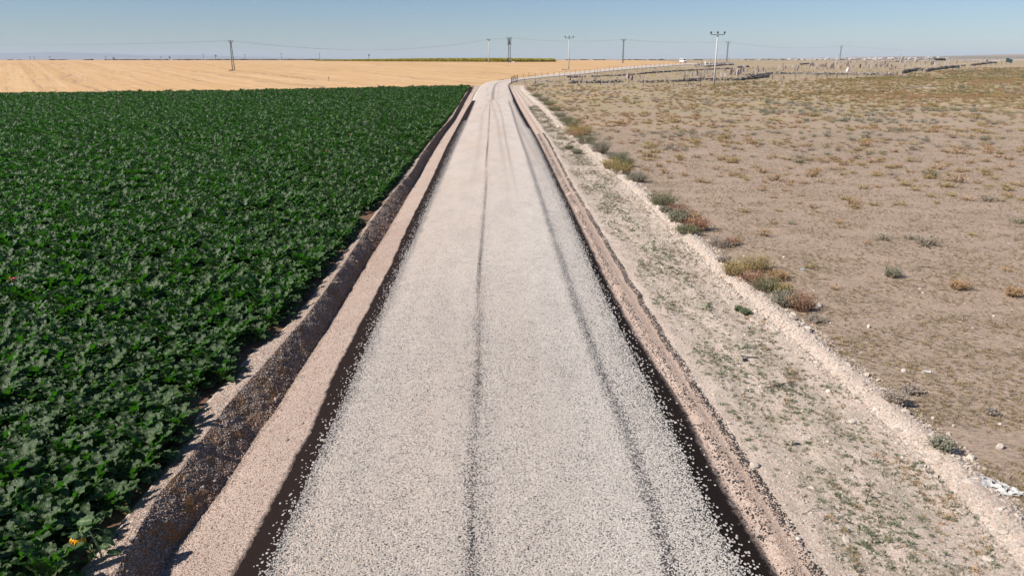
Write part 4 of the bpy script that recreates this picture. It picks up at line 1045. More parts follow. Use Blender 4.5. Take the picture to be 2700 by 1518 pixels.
#@@PART3
# ------------------------------------------------------------------ power poles and cables
def insul(t, x, y, z, s=1.0):
    m = MB(); m.tube([(x, y, z), (x, y, z + .12 * s), (x, y, z + .2 * s), (x, y, z + .5 * s), (x, y, z + .56 * s)], [.05 * s, .05 * s, .17 * s, .2 * s, .06 * s], 8); m.build('insulator', MAT['insul'], t)
def concrete_pole(bx, by, ty, armw, lb, rz=0.0, side=1):
    p = gp(bx, by); H = zat(p.y, ty) - p.z; t = empty('power_pole', p, rz); H2 = H - .75
    m = MB(); m.tube([(0, 0, -.3), (0, 0, H2 * .5), (0, 0, H2)], [.26, .20, .14], 12); m.build('pole', MAT['concrete'], t, True)
    a = armw / 2; m = MB(); m.box((0, 0, H2 - .02), (armw, .16, .14)); m.box((0, 0, H2 - .3), (.34, .34, .3)); m.build('crossarm', MAT['steel'], t)
    for x in (-a + .05, 0, a - .05): insul(t, x, 0, H2 + .05, 1.15)
    tag(t, lb, 'power pole'); return p, H2 + .6, armw
def lattice_pole(bx, by, ty, w0, w1, lb, armw=1.8, vee=False, tr=False, sb_=1.0):
    p = gp(bx, by); H = zat(p.y, ty) - p.z; t = empty('lattice_pole', p, .2); H2 = H - .5; k = .035 + w0 * .02
    m = MB(); n = max(5, int(H2 / (w0 * 1.35)))
    def c(i, z): w = (w0 + (w1 - w0) * z / H2) / 2; return Vector((w * (1, 1, -1, -1)[i], w * (1, -1, -1, 1)[i], z))
    for i in range(4): m.bar(c(i, -.2), c(i, H2), k * 1.25)
    m.build('leg_frame', MAT['steel'], t); m = MB()
    for s in range(n):
        z0, z1 = H2 * s / n, H2 * (s + 1) / n
        for i in range(4):
            j = (i + 1) % 4; m.bar(c(i, z0), c(j, z1), k * .7) if s % 2 else m.bar(c(j, z0), c(i, z1), k * .7)
            m.bar(c(i, z1), c(j, z1), k * .55)
    m.build('bracing', MAT['steel'], t)
    m = MB(); a = armw / 2
    if vee:
        m.bar((0, 0, H2 - 1.5), (-a, 0, H2), k); m.bar((0, 0, H2 - 1.5), (a, 0, H2), k); m.bar((0, 0, H2 - .2), (0, 0, H2 + .1), k)
    else: m.box((0, 0, H2), (armw, .16, .16)); m.bar((0, 0, H2 - .7), (-a, 0, H2), k * .8); m.bar((0, 0, H2 - .7), (a, 0, H2), k * .8)
    m.build('crossarm', MAT['steel'], t)
    for x in (-a, 0, a): insul(t, x, 0, H2 + .08, sb_)
    if tr:
        m = MB(); m.box((0, 0, H2 * .83), (.9, .8, 1.3)); m.box((0, 0, H2 * .745), (2.4, 1.3, .14)); m.build('platform', MAT['steel'], t)
        for z_ in (.80, .90, .965):
            m = MB(); m.box((0, 0, H2 * z_), (1.9, .14, .12)); m.build('crossarm', MAT['steel'], t)
            for x in (-.95, -.35, .35, .95): insul(t, x, 0, H2 * z_ - .55, .9)
        m = MB(); m.box((-w0 * .7, -.3, 1.9), (.5, .4, .8)); m.build('switch_box', MAT['darksteel'], t)
    tag(t, lb, 'power pole'); return p, H2 + .4, armw
N1 = concrete_pole(1882, 226, 83, 3.35, 'nearest pale concrete pole with three insulators standing before the graveyard wall', .0)
N2 = concrete_pole(1499, 185, 95, 3.1, 'concrete power pole standing in the stubble beyond the bend of the road')
C1 = concrete_pole(1289, 166, 103, 1.6, 'thin concrete power pole at the far left of the transformer tower')
C2 = lattice_pole(1343, 166, 99, 1.15, .85, 'tallest lattice tower carrying a transformer and switchgear', 2.5, tr=True)
C0 = lattice_pole(616, 187, 107, .85, .36, 'leaning looking lattice pole alone in the stubble field on the left', 1.3, sb_=.8)
C3 = lattice_pole(1642, 167, 104, .55, .40, 'slim lattice pole on the horizon between two concrete poles', 2.0)
C4 = lattice_pole(1916, 163.5, 110, .60, .40, 'slim lattice pole with forked arms just behind the nearest concrete pole', 2.6, True)
C5 = lattice_pole(2214, 160, 121, .65, .42, 'lattice pole with forked arms rising behind the crowded headstones', 2.8, True)
C6 = lattice_pole(2569, 158.6, 144.5, .65, .5, 'far lattice pole with forked arms left of the blue green board', 2.9, True)
def cable(a, b, lb, sag=2.2, offs=(-1, 0, 1)):
    (p, H, w), (q_, H2, w2) = a, b
    t = empty('power_line', p)
    for o in offs:
        s = Vector((p.x + o * w * .47, p.y, p.z + H)); e = Vector((q_.x + o * w2 * .47, q_.y, q_.z + H2)); n = 16
        pts = [s.lerp(e, i / n) - Vector((0, 0, sag * 4 * (i / n) * (1 - i / n))) - p for i in range(n + 1)]
        m = MB(); m.tube(pts, .011, 4); m.build('cable', MAT['wire'], t)
    tag(t, lb, 'power line')
off_l = (Vector((-330, 345, 4.2)), 12.5, 1.6)
cable(off_l, C0, 'cables running from the left frame edge to the lone lattice pole', 2.4)
cable(C0, C1, 'long sagging cables between the lone lattice pole and the thin concrete pole', 4.2)
cable(C1, C2, 'short cables between the thin concrete pole and the transformer tower', .3)
cable(C2, C3, 'cables between the transformer tower and the slim horizon pole', 1.4)
cable(C3, C4, 'cables running from the slim horizon pole to the forked pole', 1.0)
cable(C4, C5, 'cables between the two forked poles above the graveyard', 2.4)
cable(C5, C6, 'faint cables sagging down to the far pole near the board', 3.0)
# far small poles on the left horizon
FP = [(80, 157, 149.5, 0), (91, 157, 150.5, 0), (132, 158, 149, 0), (279, 157, 150, 0), (299, 157, 151.5, 1), (425, 157, 148.5, 0), (447, 157, 149.5, 1), (536.5, 157, 143, 0), (568.5, 157, 144.5, 1), (646, 157, 144, 0), (742.5, 157, 141, 0), (843, 157, 141, 0), (972.5, 157.4, 143, 1), (2373, 153, 144, 0)]
POSW = ['leftmost', 'second', 'third', 'fourth', 'fifth', 'sixth', 'seventh', 'eighth', 'ninth', 'tenth', 'eleventh', 'twelfth', 'thirteenth', '']
for i, (px, by, ty, tr) in enumerate(FP):
    y = 1150.0 if i < 13 else 2600.0; bz = zat(y, by) if i < 13 else float(hillz(px, y)); x = xat(y, bz, px); H = zat(y, ty) - bz
    gz = float(h(y)) if i < 13 else bz
    t = empty('far_power_pole', (x, y, gz)); m = MB(); m.bar((0, 0, 0), (0, 0, H + bz - gz), .28, .2, 5); m.build('pole', MAT['darksteel'], t)
    m = MB(); m.box((0, 0, H + bz - gz - .3), (3.2, .3, .3))
    if tr: m.box((.9, 0, (H + bz - gz) * .80), (1.5, 1.2, 1.6))
    m.build('crossarm', MAT['darksteel'], t)
    tag(t, ('%s small pole from the left along the stubble horizon' % POSW[i]) + (' carrying a dark transformer' if tr else '') if i < 13 else 'tiny mast rising from the distant village', 'power pole', 'poles along the far horizon')
def pole_rubble(px, py, n, lb, seed, s=.5, mat='gravewhite'):
    p = gp(px, py); r = random.Random(seed); V = []; F = []
    for k in range(n):
        v, f = stone_geo(seed + k, s * r.uniform(.6, 1.4), s * r.uniform(.6, 1.2), s * r.uniform(.5, 1), 1); o = Vector((r.uniform(-1, 1) * s * 2.2, r.uniform(-1, 1) * s, s * .3)); b = len(V)
        V += [Vector(q) + o for q in v]; F += [tuple(i + b for i in g) for g in f]
    tag(mk('rubble_pile', V, F, MAT[mat], loc=p), lb, 'rubble')
pole_rubble(1354, 165.5, 5, 'white rubble lying at the foot of the transformer tower', 3, .8)
pole_rubble(1268, 163.6, 3, 'white blocks left of the thin concrete pole base', 8, .7)
pole_rubble(1490, 185, 6, 'dark clods left around the foot of the stubble field concrete pole', 12, .45, 'tar')
pole_rubble(612, 187, 6, 'dark clods around the foot of the lone lattice pole', 17, .45, 'tar')
pole_rubble(970, 157.9, 3, 'tiny white hut like blocks by the thirteenth far pole', 19, 1.6)
# marker post in the stubble
p = gp(867, 215); t = empty('marker_post', p); m = MB(); m.bar((0, 0, 0), (0, 0, 1.25), .05); m.build('post', MAT['twig'], t)
m = MB(); m.bar((0, 0, .5), (.3, 0, 1.3), .03); m.bar((0, 0, .7), (-.22, 0, 1.15), .03); m.build('branch', MAT['twig'], t)
tag(t, 'thin dark sapling like post standing alone in the stubble', 'post')

# ------------------------------------------------------------------ fences round the graveyard
def fence(P_, lb, Hp, wires=4, r=.042, brace=(), heights=None):
    o = P_[0]; t = empty('wire_fence', o)
    mb = MB(); mb.box((0, 0, Hp / 2 - .1), (r * 2, r * 2, Hp + .2)); src = mb.build('post', MAT['darksteel'], link=False)
    for i, p in enumerate(P_):
        q_ = src.copy(); COL.objects.link(q_); q_.name = 'post'; q_.parent = t; q_.location = p - o; q_.scale = (1, 1, (heights[i] if heights else 1) * random.uniform(.92, 1.06)); q_.rotation_euler = (random.uniform(-.04, .04), random.uniform(-.04, .04), 0)
        if i in brace:
            m = MB()
            for dx, dy in ((-1, .1), (1, .1), (0, -1)): m.bar(p - o + Vector((0, 0, Hp * .85)), p - o + Vector((dx * .75, dy * .75, 0)), r * .9)
            m.build('brace', MAT['darksteel'], t)
    for w_ in range(wires):
        m = MB(); z = Hp * (.2 + .75 * w_ / max(1, wires - 1)); m.tube([p - o + Vector((0, 0, z)) for p in P_], .006, 3); m.build('wire', MAT['darksteel'], t)
    return tag(t, lb, 'fence')
lowpx = [(1348, 222), (1362, 219), (1384, 222.5), (1412, 223.5), (1445, 224), (1476, 224.5), (1511, 225), (1546, 224.5), (1583, 225.5), (1620, 226), (1658, 226), (1696, 226.5), (1733, 226.5), (1775, 226), (1815, 225.5), (1847, 224), (1880, 222), (1912, 220), (1945, 217.5), (1990, 215), (2036, 213), (2065, 212.5), (2096, 213), (2124, 213), (2154, 210), (2180, 209), (2205, 208.5), (2233, 208), (2259, 207.5), (2285, 207), (2311, 204.5), (2338, 201.5), (2364, 199.5)]
low = [gp(*q_) for q_ in lowpx]
fence(low, 'long wire fence on thin dark posts in front of the graveyard wall', 1.45, brace=(14, 21, 32))
low2 = [gp(*q_) for q_ in [(2379, 199), (2413, 197.4), (2431, 193.5), (2447, 191), (2463, 190), (2479, 189), (2496, 186.5), (2511, 185.5), (2526, 185), (2544, 181), (2557, 179), (2570, 178.5), (2585, 177.3), (2599, 176), (2612, 175), (2626, 174), (2640, 171.5)]]
fence(low2, 'wire fence climbing past the right gap towards the blue green board', 1.5, brace=(3, 8))
rd_px = [(1349, 221), (1352, 215.5), (1357, 213.5), (1365, 211), (1379, 208.8), (1394.5, 206.5), (1411.5, 205.6), (1429, 205), (1445, 203.8), (1460.5, 203), (1475, 202), (1489, 200.8), (1503, 199.5), (1516, 198.6), (1529.5, 197.5), (1542, 196.4), (1555, 195), (1567, 196), (1574.5, 195.5), (1582.5, 193.5), (1594.5, 191.5), (1606, 190.5), (1617.5, 189.5), (1628, 188), (1639.5, 187.5), (1650.5, 186.5), (1661, 185.5), (1672, 184), (1682, 183), (1692, 182), (1703, 181), (1714, 180), (1726, 179), (1738, 178), (1750, 177), (1762, 176), (1774, 175), (1781, 174), (1793, 173.5), (1806, 173)]
rdp = [gp(*q_) for q_ in rd_px]
fence(rdp, 'wire fence on thin dark posts running along the far road', 1.5)
bk = [gp(x_, 161.6 + .0 * x_) for x_ in range(1850, 2420, 24)]
fence(bk, 'distant wire fence behind the graveyard on the horizon', 1.9, wires=2, r=.05)
bk2 = [gp(x_, 160.5) for x_ in (2594, 2609, 2628)]
fence(bk2, 'three last fence posts at the horizon by the blue green board', 2.0, wires=1, r=.05)
# gate at the fence corner
g0, g1 = gp(1349, 219), gp(1364, 217.5); t = empty('metal_gate', g0); m = MB(); d_ = g1 - g0
for a in (0, .33, .66, 1): m.bar(d_ * a, d_ * a + Vector((0, 0, 1.7)), .045)
m.build('upright', MAT['darksteel'], t); m = MB()
for z in (.15, .9, 1.65): m.bar(Vector((0, 0, z)), d_ + Vector((0, 0, z)), .03)
m.bar(Vector((0, 0, .15)), d_ * .5 + Vector((0, 0, 1.6)), .03); m.build('rail', MAT['darksteel'], t); tag(t, 'dark metal gate at the sharp corner of the fence by the bend', 'gate')

# ------------------------------------------------------------------ dry stone walls
def wall(px_pts, hgt, wid, mat, lb, dens=1.0, bias=0.0, ss=.34, gaps=0.0, seed=0):
    r = random.Random(seed); P_ = [gp(*q_) for q_ in px_pts]; o = P_[0].copy(); MBs = MB()
    geos = [stone_geo(500 + i, 1.25, 1.0, .72, 1, .3) for i in range(6)]
    for a, b in zip(P_[:-1], P_[1:]):
        d = b - a; L = Vector((d.x, d.y)).length; dn = Vector((d.x, d.y, 0)).normalized(); sd = Vector((-dn.y, dn.x, 0))
        n = int(L / ss * (hgt / ss + .6) * 1.5 * dens * (1.4 if wid > .8 else 1))
        for k in range(n):
            s = r.random() * L; hz_ = hgt * (.75 + .35 * mn.noise(Vector(((a + dn * s).x * .35, (a + dn * s).y * .35, seed))))
            if mn.noise(Vector(((a + dn * s).x * .16, (a + dn * s).y * .16, seed + 4))) > .45 - gaps: continue
            z = r.random() * hz_; w_ = wid * (1 - .45 * z / hgt)
            p = a + dn * s + sd * r.uniform(-.5, .5) * w_; c = Vector((p.x, p.y, float(h(p.y)) + z + ss * .2)) - o
            V, F = geos[r.randint(0, 5)]; sc_ = ss * r.uniform(.6, 1.35); rz = Matrix.Rotation(r.uniform(0, 6.28), 3, 'Z') @ Matrix.Rotation(r.uniform(-.5, .5), 3, 'X')
            MBs.add([rz @ (Vector(v) * sc_) + c for v in V], F, min(1, max(0, r.random() ** 1.3 + bias)))
    tag(MBs.build('stone_wall', MAT[mat], loc=o), lb, 'stone wall', kind='thing')
wall([(1372, 218), (1400, 218.5), (1430, 217.5), (1478, 219)], .45, .8, 'wallpale', 'low crumbled stone wall just inside the fence corner', .5, -.1, .36, .2, 1)
wall([(1500, 221.5), (1520, 220), (1550, 220.5), (1590, 219.5), (1640, 217.5), (1700, 218.5), (1760, 217.5), (1800, 216)], .75, .7, 'walldark', 'dark stone wall running behind the left half of the front fence', 1, .12, .36, .05, 2)
wall([(1800, 216), (1835, 214.5), (1870, 213.5), (1915, 213.5), (1951, 213), (1985, 209), (2027, 204.5)], .95, .7, 'walldark', 'dark stone wall ending in a point behind the nearest concrete pole', 1.1, 0, .36, -1, 3)
wall([(1966, 202.5), (1990, 202), (2015, 199), (2032, 196.5), (2065, 196), (2100, 196.8)], .85, .7, 'walldark', 'stone wall stepping up to the right of the nearest pole', 1.1, .12, .36, -1, 4)
wall([(2100, 196.8), (2150, 197.5), (2200, 197.5), (2260, 198), (2310, 198.5), (2362, 199.5)], .85, 1.0, 'wallpale', 'long light and dark stone wall along the middle front of the graveyard', 1.1, 0, .40, -1, 5)
wall([(2381, 194.5), (2396, 190.5), (2415, 187.5), (2436, 188)], 1.2, .9, 'walldark', 'heaped dark wall just right of the wall gap', 1.1, 0, .42, -1, 6)
wall([(2442, 190), (2455, 186.5), (2475, 184), (2500, 180.5), (2528, 178.5)], 1.1, .8, 'walldark', 'dark stone wall climbing towards the right frame edge', 1.1, 0, .42, -1, 7)
wall([(2535, 175.5), (2544, 174.8)], .6, .7, 'walldark', 'short isolated stretch of dark wall behind the right fence', .8, 0, .40, -1, 8)
wall([(2563, 174), (2590, 170.5), (2610, 168), (2628, 167)], .9, .8, 'walldark', 'last low dark wall running up to the blue green board', 1, 0, .42, -1, 9)
wall([(1494, 206), (1520, 205), (1545, 204.6)], .6, .6, 'walldark', 'short dark stone row near the start of the far road fence', 1, -.1, .36, .1, 10)
wall([(1560, 204), (1590, 202), (1626, 201.5), (1660, 199), (1700, 195.5)], .5, .6, 'walldark', 'thin dark stone row crossing the left part of the graveyard', .9, -.1, .36, .1, 11)
wall([(1700, 195.5), (1750, 191.5), (1800, 188.3), (1850, 185.5), (1905, 183.5), (1930, 182.5)], .55, .6, 'walldark', 'thin dark stone row running back behind the nearest pole', 1.0, -.15, .36, -1, 12)
wall([(1944, 180), (1975, 177.8)], .8, .6, 'walldark', 'short dark wall beside the tall headstones', 1, -.1, .36, -1, 13)
wall([(1828, 176), (1842, 176.2), (1862, 177), (1880, 175.4), (1910, 173), (1934, 172)], .9, 1.0, 'wallpale', 'pale stone wall of the small walled plot in front of the van', 1.1, .1, .42, -1, 14)
wall([(1828, 175), (1845, 172), (1870, 170), (1900, 168.8), (1932, 168)], .7, .6, 'wallpale', 'back wall of the small walled plot', .9, .1, .42, -1, 15)
wall([(2110, 171.5), (2132, 169.5)], .7, .6, 'walldark', 'short dark wall piece in the far left of the crowded stones', 1, -.1, .4, -1, 16)
wall([(2205, 165.8), (2260, 165.2), (2330, 164.6), (2400, 163.2), (2480, 162.6)], .6, 1.0, 'wallpale', 'broken row of white stones along the back of the graveyard', .45, .3, .6, .05, 17)
wall([(2500, 162.6), (2560, 162.4), (2600, 162.2), (2635, 162.6)], .6, .9, 'wallpale', 'row of white stones leading to the blue green board', .7, .35, .55, .1, 18)
wall([(2464, 160.6), (2478, 160.2), (2491, 160)], 1.6, 1.6, 'walldark', 'black heap of stones on the graveyard horizon', 1, -.35, .6, -1, 19)

# ------------------------------------------------------------------ headstones
HS_MAT = {'g': 'grave', 'p': 'gravelight', 'w': 'gravewhite'}
HSG = {}
for k_, mt in HS_MAT.items():
    for v in range(5):
        import bmesh
        bm = bmesh.new(); bmesh.ops.create_cube(bm, size=1); bmesh.ops.subdivide_edges(bm, edges=bm.edges[:], cuts=2, use_grid_fill=True)
        for vt in bm.verts:
            c = vt.co; tz = c.z + .5; wv = (1.0 if v % 2 else .8) * (1 - (.28 + .1 * v) * tz ** 2)
            n3 = mn.noise_vector(c * 2.3 + Vector((v * 5.1, k_ == 'g', 3)))
            if abs(c.x) > .3 and tz > .9: c.z -= .10 + .06 * v
            vt.co = Vector((c.x * wv + n3.x * .13 + .10 * tz * (v - 2) * .5, c.y * (1 - .2 * tz) + n3.y * .12, tz + n3.z * .06))
        me = bpy.data.meshes.new('headstone'); bm.to_mesh(me); bm.free(); me.materials.append(MAT[mt]); HSG[k_, v] = me
GL = 'headstones in the old graveyard'
def headstone(px, py, hp, kd='g', lb=None, ar=None, grp=GL):
    p = gp(px, py); p.z -= .04; d = dep(p); H = hp * 1.25 * d / FPX
    o = bpy.data.objects.new('headstone', HSG[kd, random.randint(0, 4)]); COL.objects.link(o); o.location = p
    w_ = H * (ar or random.uniform(.28, .55)); o.scale = (w_, max(.14, w_ * random.uniform(.35, .6)), H); o.rotation_euler = (random.uniform(-.10, .10), random.uniform(-.14, .14), random.uniform(-.7, .7))
    area = ('left' if px < 1800 else 'middle' if px < 2160 else 'right')
    tag(o, lb or {'g': 'rough grey pink headstone among many in the %s part of the graveyard', 'p': 'paler squat headstone among many in the %s part of the graveyard', 'w': 'white headstone among grey ones in the %s part of the graveyard'}[kd] % area, 'headstone', grp)
c3 = [(1215, 600, 30), (1310, 595, 45), (1510, 605, 40), (1712, 602, 60), (1740, 598, 40), (2080, 592, 48), (2115, 582, 34), (2250, 604, 40), (2280, 560, 70), (2300, 566, 74), (2350, 597, 66), (2420, 560, 24), (2500, 556, 22), (2545, 552, 28), (2200, 540, 22), (1420, 570, 22), (1630, 570, 28), (1980, 548, 26), (2500, 528, 20)]
for x_, y_, s_ in c3: headstone(1300 + x_ / 6.44, 120 + y_ / 6.44, s_ / 6.44 * 1.05, 'p' if (x_ // 10) % 4 == 0 else 'g')
c5 = [(20, 770, 70), (45, 780, 125), (60, 700, 40), (90, 640, 40), (120, 660, 40), (150, 760, 40), (185, 650, 50), (215, 700, 75), (210, 745, 40), (300, 700, 70), (322, 690, 90), (350, 660, 40), (380, 725, 60), (405, 720, 60), (428, 650, 55), (415, 700, 45), (485, 620, 60), (490, 755, 80), (515, 640, 30), (550, 640, 70), (572, 610, 45), (640, 690, 30), (680, 680, 55), (692, 650, 70), (750, 570, 30), (740, 740, 30), (795, 650, 35), (870, 700, 75), (888, 750, 40), (905, 640, 35), (930, 580, 75), (965, 710, 70), (980, 630, 30), (1060, 680, 80), (1078, 665, 125), (1100, 660, 110), (1150, 610, 45), (1165, 590, 35), (1180, 680, 60), (1210, 680, 90), (1238, 685, 105), (1265, 590, 50), (1285, 650, 95), (1305, 650, 100), (1335, 655, 70), (1370, 600, 90), (1385, 595, 110), (1415, 570, 55), (1465, 580, 40), (1600, 650, 60), (1628, 650, 95), (1580, 520, 30), (1690, 560, 70), (1690, 500, 40), (1708, 600, 60), (1800, 550, 45), (1818, 580, 60), (1862, 605, 70), (1880, 590, 40), (1930, 540, 30), (1970, 540, 35), (2015, 540, 45), (2045, 540, 35), (2110, 540, 40), (2165, 510, 45), (2190, 515, 30), (2268, 510, 85), (2275, 585, 55), (2330, 540, 60), (2345, 500, 35), (2430, 510, 45), (2420, 540, 25), (2490, 500, 45), (2470, 560, 30), (2520, 520, 60), (2545, 560, 45), (2560, 500, 50), (430, 445, 55), (600, 455, 50)]
for x_, y_, s_ in c5: headstone(1800 + x_ / 8.587, 120 + y_ / 8.587, s_ / 8.587 * 1.05, 'w' if (x_, y_) == (600, 455) else ('p' if (x_ // 10) % 3 == 0 else 'g'), {(600, 455): 'small white headstone inside the little walled plot', (430, 445): 'grey headstone inside the little walled plot', (1600, 650): 'pale slab leaning on a dark stone right of the tall group', (930, 580): 'dark lone stone directly right of the nearest concrete pole'}.get((x_, y_)))
headstone(1859, 173.5, 9.5, 'w', 'pale blue white headstone, the tallest inside the little walled plot', .45)
c6 = [(20, 590, 60), (40, 530, 60), (60, 510, 40), (110, 470, 40), (225, 470, 40), (290, 530, 30), (308, 420, 60), (310, 480, 60), (330, 470, 50), (330, 520, 35), (350, 450, 50), (375, 470, 70), (385, 610, 30), (400, 470, 40), (420, 520, 45), (455, 470, 50), (485, 460, 30), (455, 530, 35), (535, 480, 40), (555, 490, 55), (575, 500, 60), (590, 480, 50), (620, 500, 60), (650, 490, 65), (675, 430, 40), (670, 490, 60), (685, 560, 45), (690, 600, 45), (775, 520, 60), (790, 500, 50), (825, 510, 75), (850, 440, 40), (905, 430, 70), (935, 535, 70), (985, 530, 55), (1015, 520, 65), (1020, 400, 40), (1090, 440, 35), (1115, 490, 40), (1115, 420, 55), (1130, 480, 45), (1160, 460, 70), (1185, 490, 45), (1225, 400, 40), (1265, 490, 45), (1275, 510, 30), (1300, 480, 30), (1430, 510, 70), (1555, 480, 70), (1525, 540, 55), (1560, 510, 50), (1640, 520, 75), (1690, 500, 70), (1780, 490, 50), (1808, 490, 80), (1805, 400, 40), (1875, 470, 35), (1905, 430, 45), (1900, 490, 45), (1930, 490, 50), (1960, 450, 40), (2005, 420, 60), (1985, 500, 65), (2020, 500, 70), (2055, 490, 70), (2110, 390, 40), (2110, 560, 45), (2145, 490, 60), (2140, 560, 40), (2170, 510, 40), (2200, 510, 40), (2240, 530, 50), (2300, 450, 40), (2315, 490, 40), (2310, 470, 50), (2370, 420, 30), (2430, 440, 30), (2455, 490, 50), (2490, 460, 55), (2560, 410, 40), (2300, 380, 25), (1700, 380, 25), (1530, 380, 30), (1480, 390, 22), (1580, 385, 30), (990, 390, 25), (1880, 390, 25)]
for x_, y_, s_ in c6: headstone(2100 + x_ / 8.587, 120 + y_ / 8.587, s_ / 8.587 * 1.05, 'p' if (x_ // 10) % 3 == 0 else 'g')
headstone(2100 + 1155 / 8.587, 120 + 595 / 8.587, 8.5, 'w', 'bright white slab leaning on a dark headstone in front of the crowd', .9)
headstone(2100 + 1187 / 8.587, 120 + 600 / 8.587, 12.5, 'g', 'dark headstone behind the bright white slab', .28)
headstone(2100 + 1665 / 8.587, 120 + 515 / 8.587, 9.5, 'p', 'widest pale block like headstone in the right half of the graveyard', .95)
headstone(2100 + 2375 / 8.587, 120 + 400 / 8.587, 14, 'p', 'largest tan boulder like tomb rising on the graveyard horizon', .62)
c7 = [(10, 470, 40), (40, 370, 40), (60, 380, 45), (85, 525, 45), (100, 370, 30), (130, 400, 60), (155, 380, 50), (60, 530, 50), (225, 440, 30), (262, 480, 60), (320, 490, 45), (330, 450, 50), (330, 400, 35), (350, 380, 35), (385, 400, 40), (430, 360, 25), (475, 440, 65), (500, 370, 30), (515, 440, 60), (545, 460, 60), (580, 465, 70), (625, 430, 50), (650, 470, 60), (680, 480, 50), (880, 420, 60), (905, 390, 40), (800, 370, 25), (715, 400, 22), (1050, 415, 60), (1020, 410, 40), (1110, 360, 22), (1250, 390, 35), (1290, 390, 25), (1400, 365, 20), (1470, 375, 30)]
for x_, y_, s_ in c7: headstone(2400 + x_ / 8.587, 120 + y_ / 8.587, s_ / 8.587 * 1.05, 'p' if (x_ // 10) % 2 == 0 else 'g')
headstone(2400 + 810 / 8.587, 120 + 470 / 8.587, 8, 'p', 'broad square pale headstone alone at the right end of the graveyard', 1.0)
headstone(2400 + 1715 / 8.587, 120 + 410 / 8.587, 9, 'p', 'squat pale tomb block above the last dark wall', .75)
headstone(2488, 156, 5, 'p', 'pale stone standing on the black heap', .8)

# ------------------------------------------------------------------ board, van
a, b = gp(2652, 171.5), gp(2663, 170.5); d_ = b - a; t = empty('notice_board', a); Hs = zat(a.y, 153.2) - a.z
m = MB(); m.bar((0, 0, 0), (0, 0, Hs * .62), .07); m.build('post', MAT['darksteel'], t); m = MB(); m.bar((d_.x, d_.y, 0), (d_.x, d_.y, Hs * .5), .07); m.build('post', MAT['darksteel'], t)
w_ = 15 * dep(a) / FPX; V = [(-.3, 0, Hs * .42), (w_ - .3, -.7, Hs * .25), (w_ - .3, -.7, Hs * .74), (w_ * .5, -.4, Hs * .84), (w_ * .2, -.12, Hs), (-.3, 0, Hs * 1.0)]
V = [Vector(v) for v in V]; n = len(V); V2 = V + [v + Vector((.05, .12, 0)) for v in V]; F = [tuple(range(n)), tuple(range(2 * n - 1, n - 1, -1))] + [(i, i + n, (i + 1) % n + n, (i + 1) % n) for i in range(n)]
mk('board', V2, F, MAT['sign'], t); tag(t, 'blue green board with a sloping top on two posts at the right end', 'sign board')
vp = gp(1801, 166.6); vp.z += .15; van = empty('white_van', vp, R(-72)); VL, VW, VH = 4.3, 1.8, 1.95
prof_ = [(-2.15, .35), (-2.15, 1.0), (-2.08, 1.85), (-1.9, 1.95), (.55, 1.93), (.8, 1.85), (1.45, 1.12), (2.05, .98), (2.15, .8), (2.15, .35)]
V = [(x, y, z) for y in (-VW / 2, VW / 2) for x, z in prof_]; V = [(x, y * (.9 if z > 1.5 else 1), z) for x, y, z in V]; n = len(prof_)
F = [tuple(range(n)), tuple(range(2 * n - 1, n - 1, -1))] + [(i, i + n, (i + 1) % n + n, (i + 1) % n) for i in range(n)]
body = mk('body', V, F, MAT['white'], van)
for s_ in (-1, 1):
    for x0_, x1_ in ((-1.95, -.7), (-.6, .35)):
        m = MB(); yb, yt = s_ * (VW / 2 + .012), s_ * (VW / 2 * .93 + .02); m.add([(x0_, yb, 1.1), (x1_, yb, 1.1), (x1_, yt, 1.65), (x0_, yt, 1.65), (x0_, yb - s_ * .03, 1.1), (x1_, yb - s_ * .03, 1.1), (x1_, yt - s_ * .06, 1.65), (x0_, yt - s_ * .06, 1.65)], [(0, 1, 2, 3), (4, 5, 6, 7), (0, 1, 5, 4), (3, 2, 6, 7)]); m.build('window', MAT['glass'], van)
    m = MB(); yb = s_ * (VW / 2 + .012); m.add([(.45, yb, 1.1), (1.25, yb, 1.1), (.85, yb - s_ * .06, 1.62), (.45, yb - s_ * .06, 1.65), (.45, yb - s_ * .03, 1.1)], [(0, 1, 2, 3)]); m.build('window', MAT['glass'], van)
    for x_ in (-1.35, 1.35):
        m = MB(); m.bar((x_, s_ * .70, .33), (x_, s_ * .92, .33), .33, .33, 16); wh = m.build('wheel', MAT['rubber'], van); m = MB(); m.bar((x_, s_ * .92, .33), (x_, s_ * .935, .33), .18, .18, 12); m.build('rim', MAT['steel'], wh)
    m = MB(); m.box((2.16, s_ * .65, .82), (.05, .32, .16)); m.build('headlight', MAT['lamp'], van)
m = MB(); m.add([(1.40, -.76, 1.19), (1.40, .76, 1.19), (.87, .68, 1.80), (.87, -.68, 1.80)], [(0, 1, 2, 3)]); o_ = m.build('windscreen', MAT['glass'], van); o_.location = (.02, 0, .015)
m = MB(); m.box((2.15, 0, .48), (.12, 1.7, .22)); m.build('bumper', MAT['hose'], van)
tag(van, 'small white van driving on the far road near the horizon', 'van')

